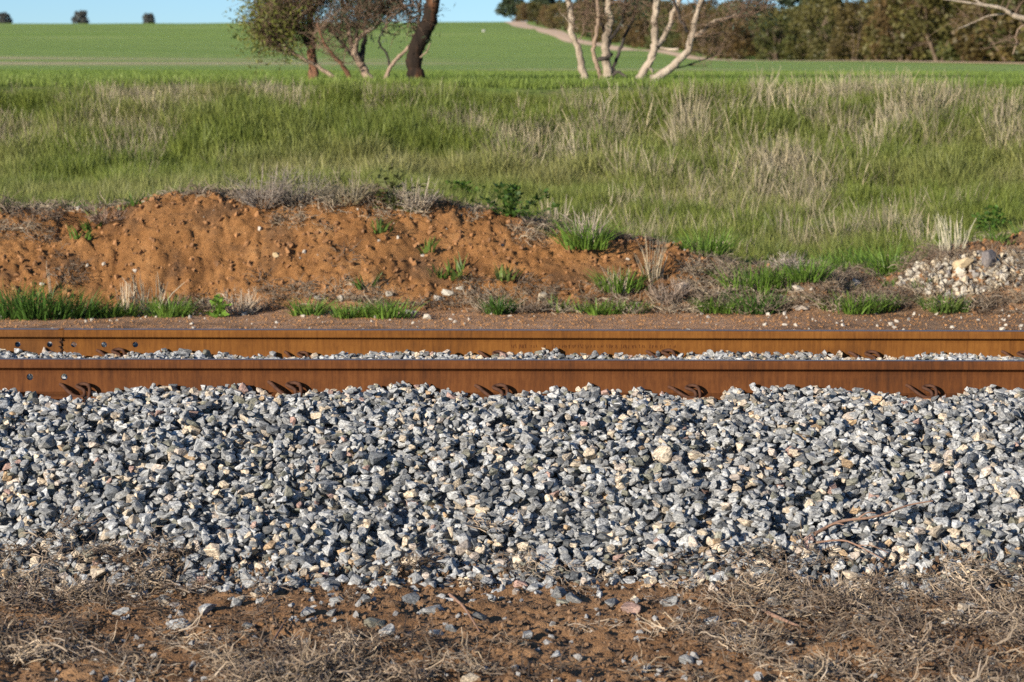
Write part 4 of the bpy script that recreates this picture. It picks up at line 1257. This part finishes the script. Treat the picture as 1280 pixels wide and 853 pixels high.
tree('pale_tree', 'clump of pale forked stems with a dark hollow at the fork', 'tree', 28.3, (760, 98),
     [([(760, 98), (759, 84), (757, 66), (758, 46), (763, 26), (760, 8), (766, -20), (772, -70)], 0.059, 0.037, B_PALE, 0),
      ([(752, 97), (745, 80), (742, 62), (746, 40), (748, 14), (744, -20)], 0.030, 0.018, B_GREY, -.1),
      ([(758, 62), (766, 46), (776, 30), (780, 14), (784, -20)], 0.026, 0.014, B_BLACK, -.1),
      ([(756, 40), (750, 26), (746, 10), (736, -10)], 0.021, 0.011, B_BLACK, .1),
      ([(766, 96), (770, 74), (778, 54), (786, 36), (794, 14), (798, -20)], 0.025, 0.013, B_BLACK, .15),
      ([(763, 97), (773, 90), (783, 97)], 0.021, 0.016, B_BLACK, -.1),
      ([(748, 74), (757, 73), (765, 68)], 0.025, 0.022, B_BLACK, -.12)],
     [(760, -120, 90, 50, 1.2, 1.2, 1.5), (786, 6, 30, 14, .4, .3, .3), (748, 14, 20, 18, .3, .15, 0)], B_PALE, DK, 180, 5, .07, 6, None, .0045)
tree('pale_tree', 'pale trunk curving up and over beside the low leaning one', 'tree', 28.0, (798, 101),
     [([(798, 101), (808, 84), (816, 68), (819, 50), (818, 30), (820, 10), (824, -30), (828, -90)], 0.049, 0.037, B_PALE, 0),
      ([(820, 58), (830, 46), (838, 30), (842, 14), (852, -4), (866, -40)], 0.036, 0.027, B_PALE, .2),
      ([(816, 90), (812, 82), (818, 72)], 0.016, 0.013, B_PALE, -.15)],
     [(840, -130, 100, 60, 1.4, 1.2, 1.5), (835, 14, 30, 18, .4, .2, 0)], B_PALE, DK, 190, 5, .07, 7, None, .004)
tree('pale_tree', 'pale trunk leaning low over the grass with blackened forked limbs', 'tree', 27.7, (816, 101),
     [([(816, 101), (832, 90), (846, 78), (858, 66), (863, 50), (867, 34), (870, 20), (880, -10), (888, -60)], 0.054, 0.027, B_PALE, 0),
      ([(864, 48), (876, 42), (886, 32), (896, 26), (912, 22), (930, 12), (950, 0), (975, -20)], 0.031, 0.013, B_PALE, .1),
      ([(860, 40), (852, 26), (846, 10), (838, -8)], 0.020, 0.010, B_BLACK, -.1),
      ([(868, 30), (872, 14), (880, -4), (884, -40)], 0.028, 0.016, B_BLACK, .12),
      ([(908, 22), (926, 20), (944, 14), (960, 2)], 0.016, 0.007, B_BLACK, -.1),
      ([(848, 62), (836, 62), (826, 60)], 0.021, 0.016, B_PALE, .1),
      ([(838, 86), (852, 84), (870, 78), (888, 72), (900, 66)], 0.010, 0.005, B_BLACK, .4)],
     [(945, 6, 34, 12, .5, .4, .35), (885, 14, 34, 22, .4, .15, 0), (900, 52, 26, 20, .3, .10, 0), (900, -120, 120, 60, 1.4, 1.3, 1.5)], B_PALE, DK, 190, 5, .07, 8, None, .0045)
tree('dead_tree', 'grey dead tree whose drooping bare limb reaches over the field before the scrub', 'tree', 29.0, (1420, 104),
     [([(1420, 106), (1424, 60), (1418, 0), (1410, -80), (1400, -160)], .11, .05, B_PALE, 0),
      ([(1419, 20), (1370, 30), (1320, 30), (1282, 24), (1264, 18), (1250, 10), (1225, 6), (1200, 2), (1178, -1)], .055, .008, B_PALE, -.3),
      ([(1256, 18), (1236, 20), (1222, 26), (1208, 32), (1198, 36)], .014, .005, B_PALE, -.1),
      ([(1284, 32), (1276, 34), (1270, 44), (1270, 56), (1266, 68)], .014, .006, B_GREY, 0),
      ([(1230, 6), (1210, -4), (1190, -12)], .012, .005, B_PALE, .1)],
     [(1215, 16, 24, 12, .3, .10, 0), (1250, 42, 20, 24, .3, .08, 0), (1400, -190, 120, 50, 1.5, .8, 0)], B_PALE, OL, 110, 0, .07, 9, None, .004)

# scrub belt: mallee bushes, prototypes shared by copies
def scrub_proto(seed, h, w, nl=85, lmin=.14, lmax=.30, z0=.04):
    r = random.Random(seed); tr = MB(); lf = MB()
    tips = []
    for s in range(r.randint(4, 6)):
        a = r.uniform(0, 6.28); L = h*r.uniform(.55, .8)
        P = stem_curve(r, L, (r.uniform(-.15, .15), r.uniform(-.15, .15), -.1), a, r.uniform(1.0, 1.4), .14, 6)
        tr.tube(P, [.055, .05, .042, .035, .028, .02, .012], 5, r.random()); tips += P[2:]
    clumps = []
    for _ in range(44):
        a = r.uniform(0, 6.28); q = math.sqrt(r.random()); z = r.uniform(z0, .95)
        ww = w*(1.0 if z < .6 else 1.0-.9*(z-.6))
        clumps.append((Vector((math.cos(a)*q*ww, math.sin(a)*q*ww, z*h)), r.uniform(.28, .55)*h/4, r.random()))
    for c, rad, sh in clumps:
        S = min(tips, key=lambda s: (s-c).length)
        tr.tube([S, (S+c)/2+Vector((0, 0, -.06)), c], [.02, .014, .006], 4, .4)
        for _ in range(nl):
            u = Vector((r.gauss(0, 1), r.gauss(0, 1), r.gauss(0, 1))).normalized()*rad*r.uniform(.45, 1.15); u.z *= .8
            d = Vector((r.gauss(0, 1), r.gauss(0, 1), r.gauss(0, 1))).normalized(); s = d.cross(Vector((r.gauss(0, 1), r.gauss(0, 1), r.gauss(0, 1)))).normalized()
            l = r.uniform(lmin, lmax); p = c+u
            lf.add([tuple(p), tuple(p+d*l*.5+s*l*.28), tuple(p+d*l), tuple(p+d*l*.5-s*l*.28)], [(0, 1, 2, 3)], min(1, max(0, sh*.7 + .3*r.random())))
    a = tr.mesh('scrub_trunk'); a.materials.append(B_SCRUB)
    b = lf.mesh('scrub_crown', False); b.materials.append(M_LEAF)
    return a, b
SCRUB = [scrub_proto(900+i, 4.2, 1.7) for i in range(6)]
FARTREE = [scrub_proto(950+i, 4.2, 1.8, 60, .30, .55, .3) for i in range(3)]
def scrub_tree(x, y, s, wide, colr, label, group, r, name='scrub_tree'):
    src = SCRUB if name == 'scrub_tree' else FARTREE
    a, b = src[r.randrange(len(src))]
    t = empty(name, (x, y, float(terrain(x, y)))); t.rotation_euler = (0, 0, r.uniform(0, 6.28)); t.scale = (s*wide, s*wide, s)
    tag(t, label, 'tree', group)
    obj('trunk', a, None, t); c = obj('crown', b, None, t); c.color = (*colr, 1)
def scrub():
    r = random.Random(5)
    for row, (off, n) in enumerate(((1.8, 44), (4.6, 42), (8.5, 40), (14, 36), (22, 30))):
        for i in range(n):
            u = (i + r.uniform(.1, .9))/n
            y = 100*(520/100)**u
            x = float(edge_x(y)) + (off + r.uniform(-1, 1))*(1 + max(0, y-150)/400)
            if abs(x)/y > .245: continue
            hh = float(np.interp(y, [100, 135, 165, 200, 520], [6.4, 5.8, 4.3, 3.6, 4.0]))*r.uniform(.8, 1.15)*(1+.05*row)
            col = [(.098, .088, .027), (.128, .098, .034), (.084, .090, .027), (.115, .076, .031)][r.randrange(4)]
            k = r.uniform(.8, 1.15); col = tuple(c*k for c in col)
            scrub_tree(x, y, hh/4.2, r.uniform(.9, 1.25), col, 'brownish olive mallee bush in the scrub belt beyond the sandy track', 'mallee bushes of the scrub belt', r)
    # larger dark crowns on the skyline behind the scrub
    for px, D, h in ((680, 560, 9), (735, 560, 7.5), (803, 430, 7), (1015, 240, 7.2), (745, 600, 7), (640, 640, 8.0)):
        x = (px-CX)/F_PX*D
        scrub_tree(x, D, h/4.2, 1.1, (.055, .075, .040), 'taller dark green tree on the skyline behind the scrub belt', 'dark trees behind the scrub', r, 'skyline_tree')
    # lone trees on the far left skyline
    for px, D, h, lab in ((10, 900, 6.0, 'wide low grey-green tree on the far skyline of the open field, at its end'),
                          (104, 900, 6.8, 'lone round dark tree on the far skyline, the middle one of three'),
                          (189, 900, 6.0, 'lone small round tree on the far skyline nearest the reddish trunk')):
        scrub_tree((px-CX)/F_PX*D, D, h/4.2, .95, (.095, .10, .095), lab, None, r, 'skyline_tree')  # distance haze is painted in by the lightened grey leaf colour
scrub()

for o in SC.objects:
    if o.get('kind') is None and o.parent is None and o.type in ('MESH', 'EMPTY') and 'label' not in o: print('UNLABELLED', o.name)
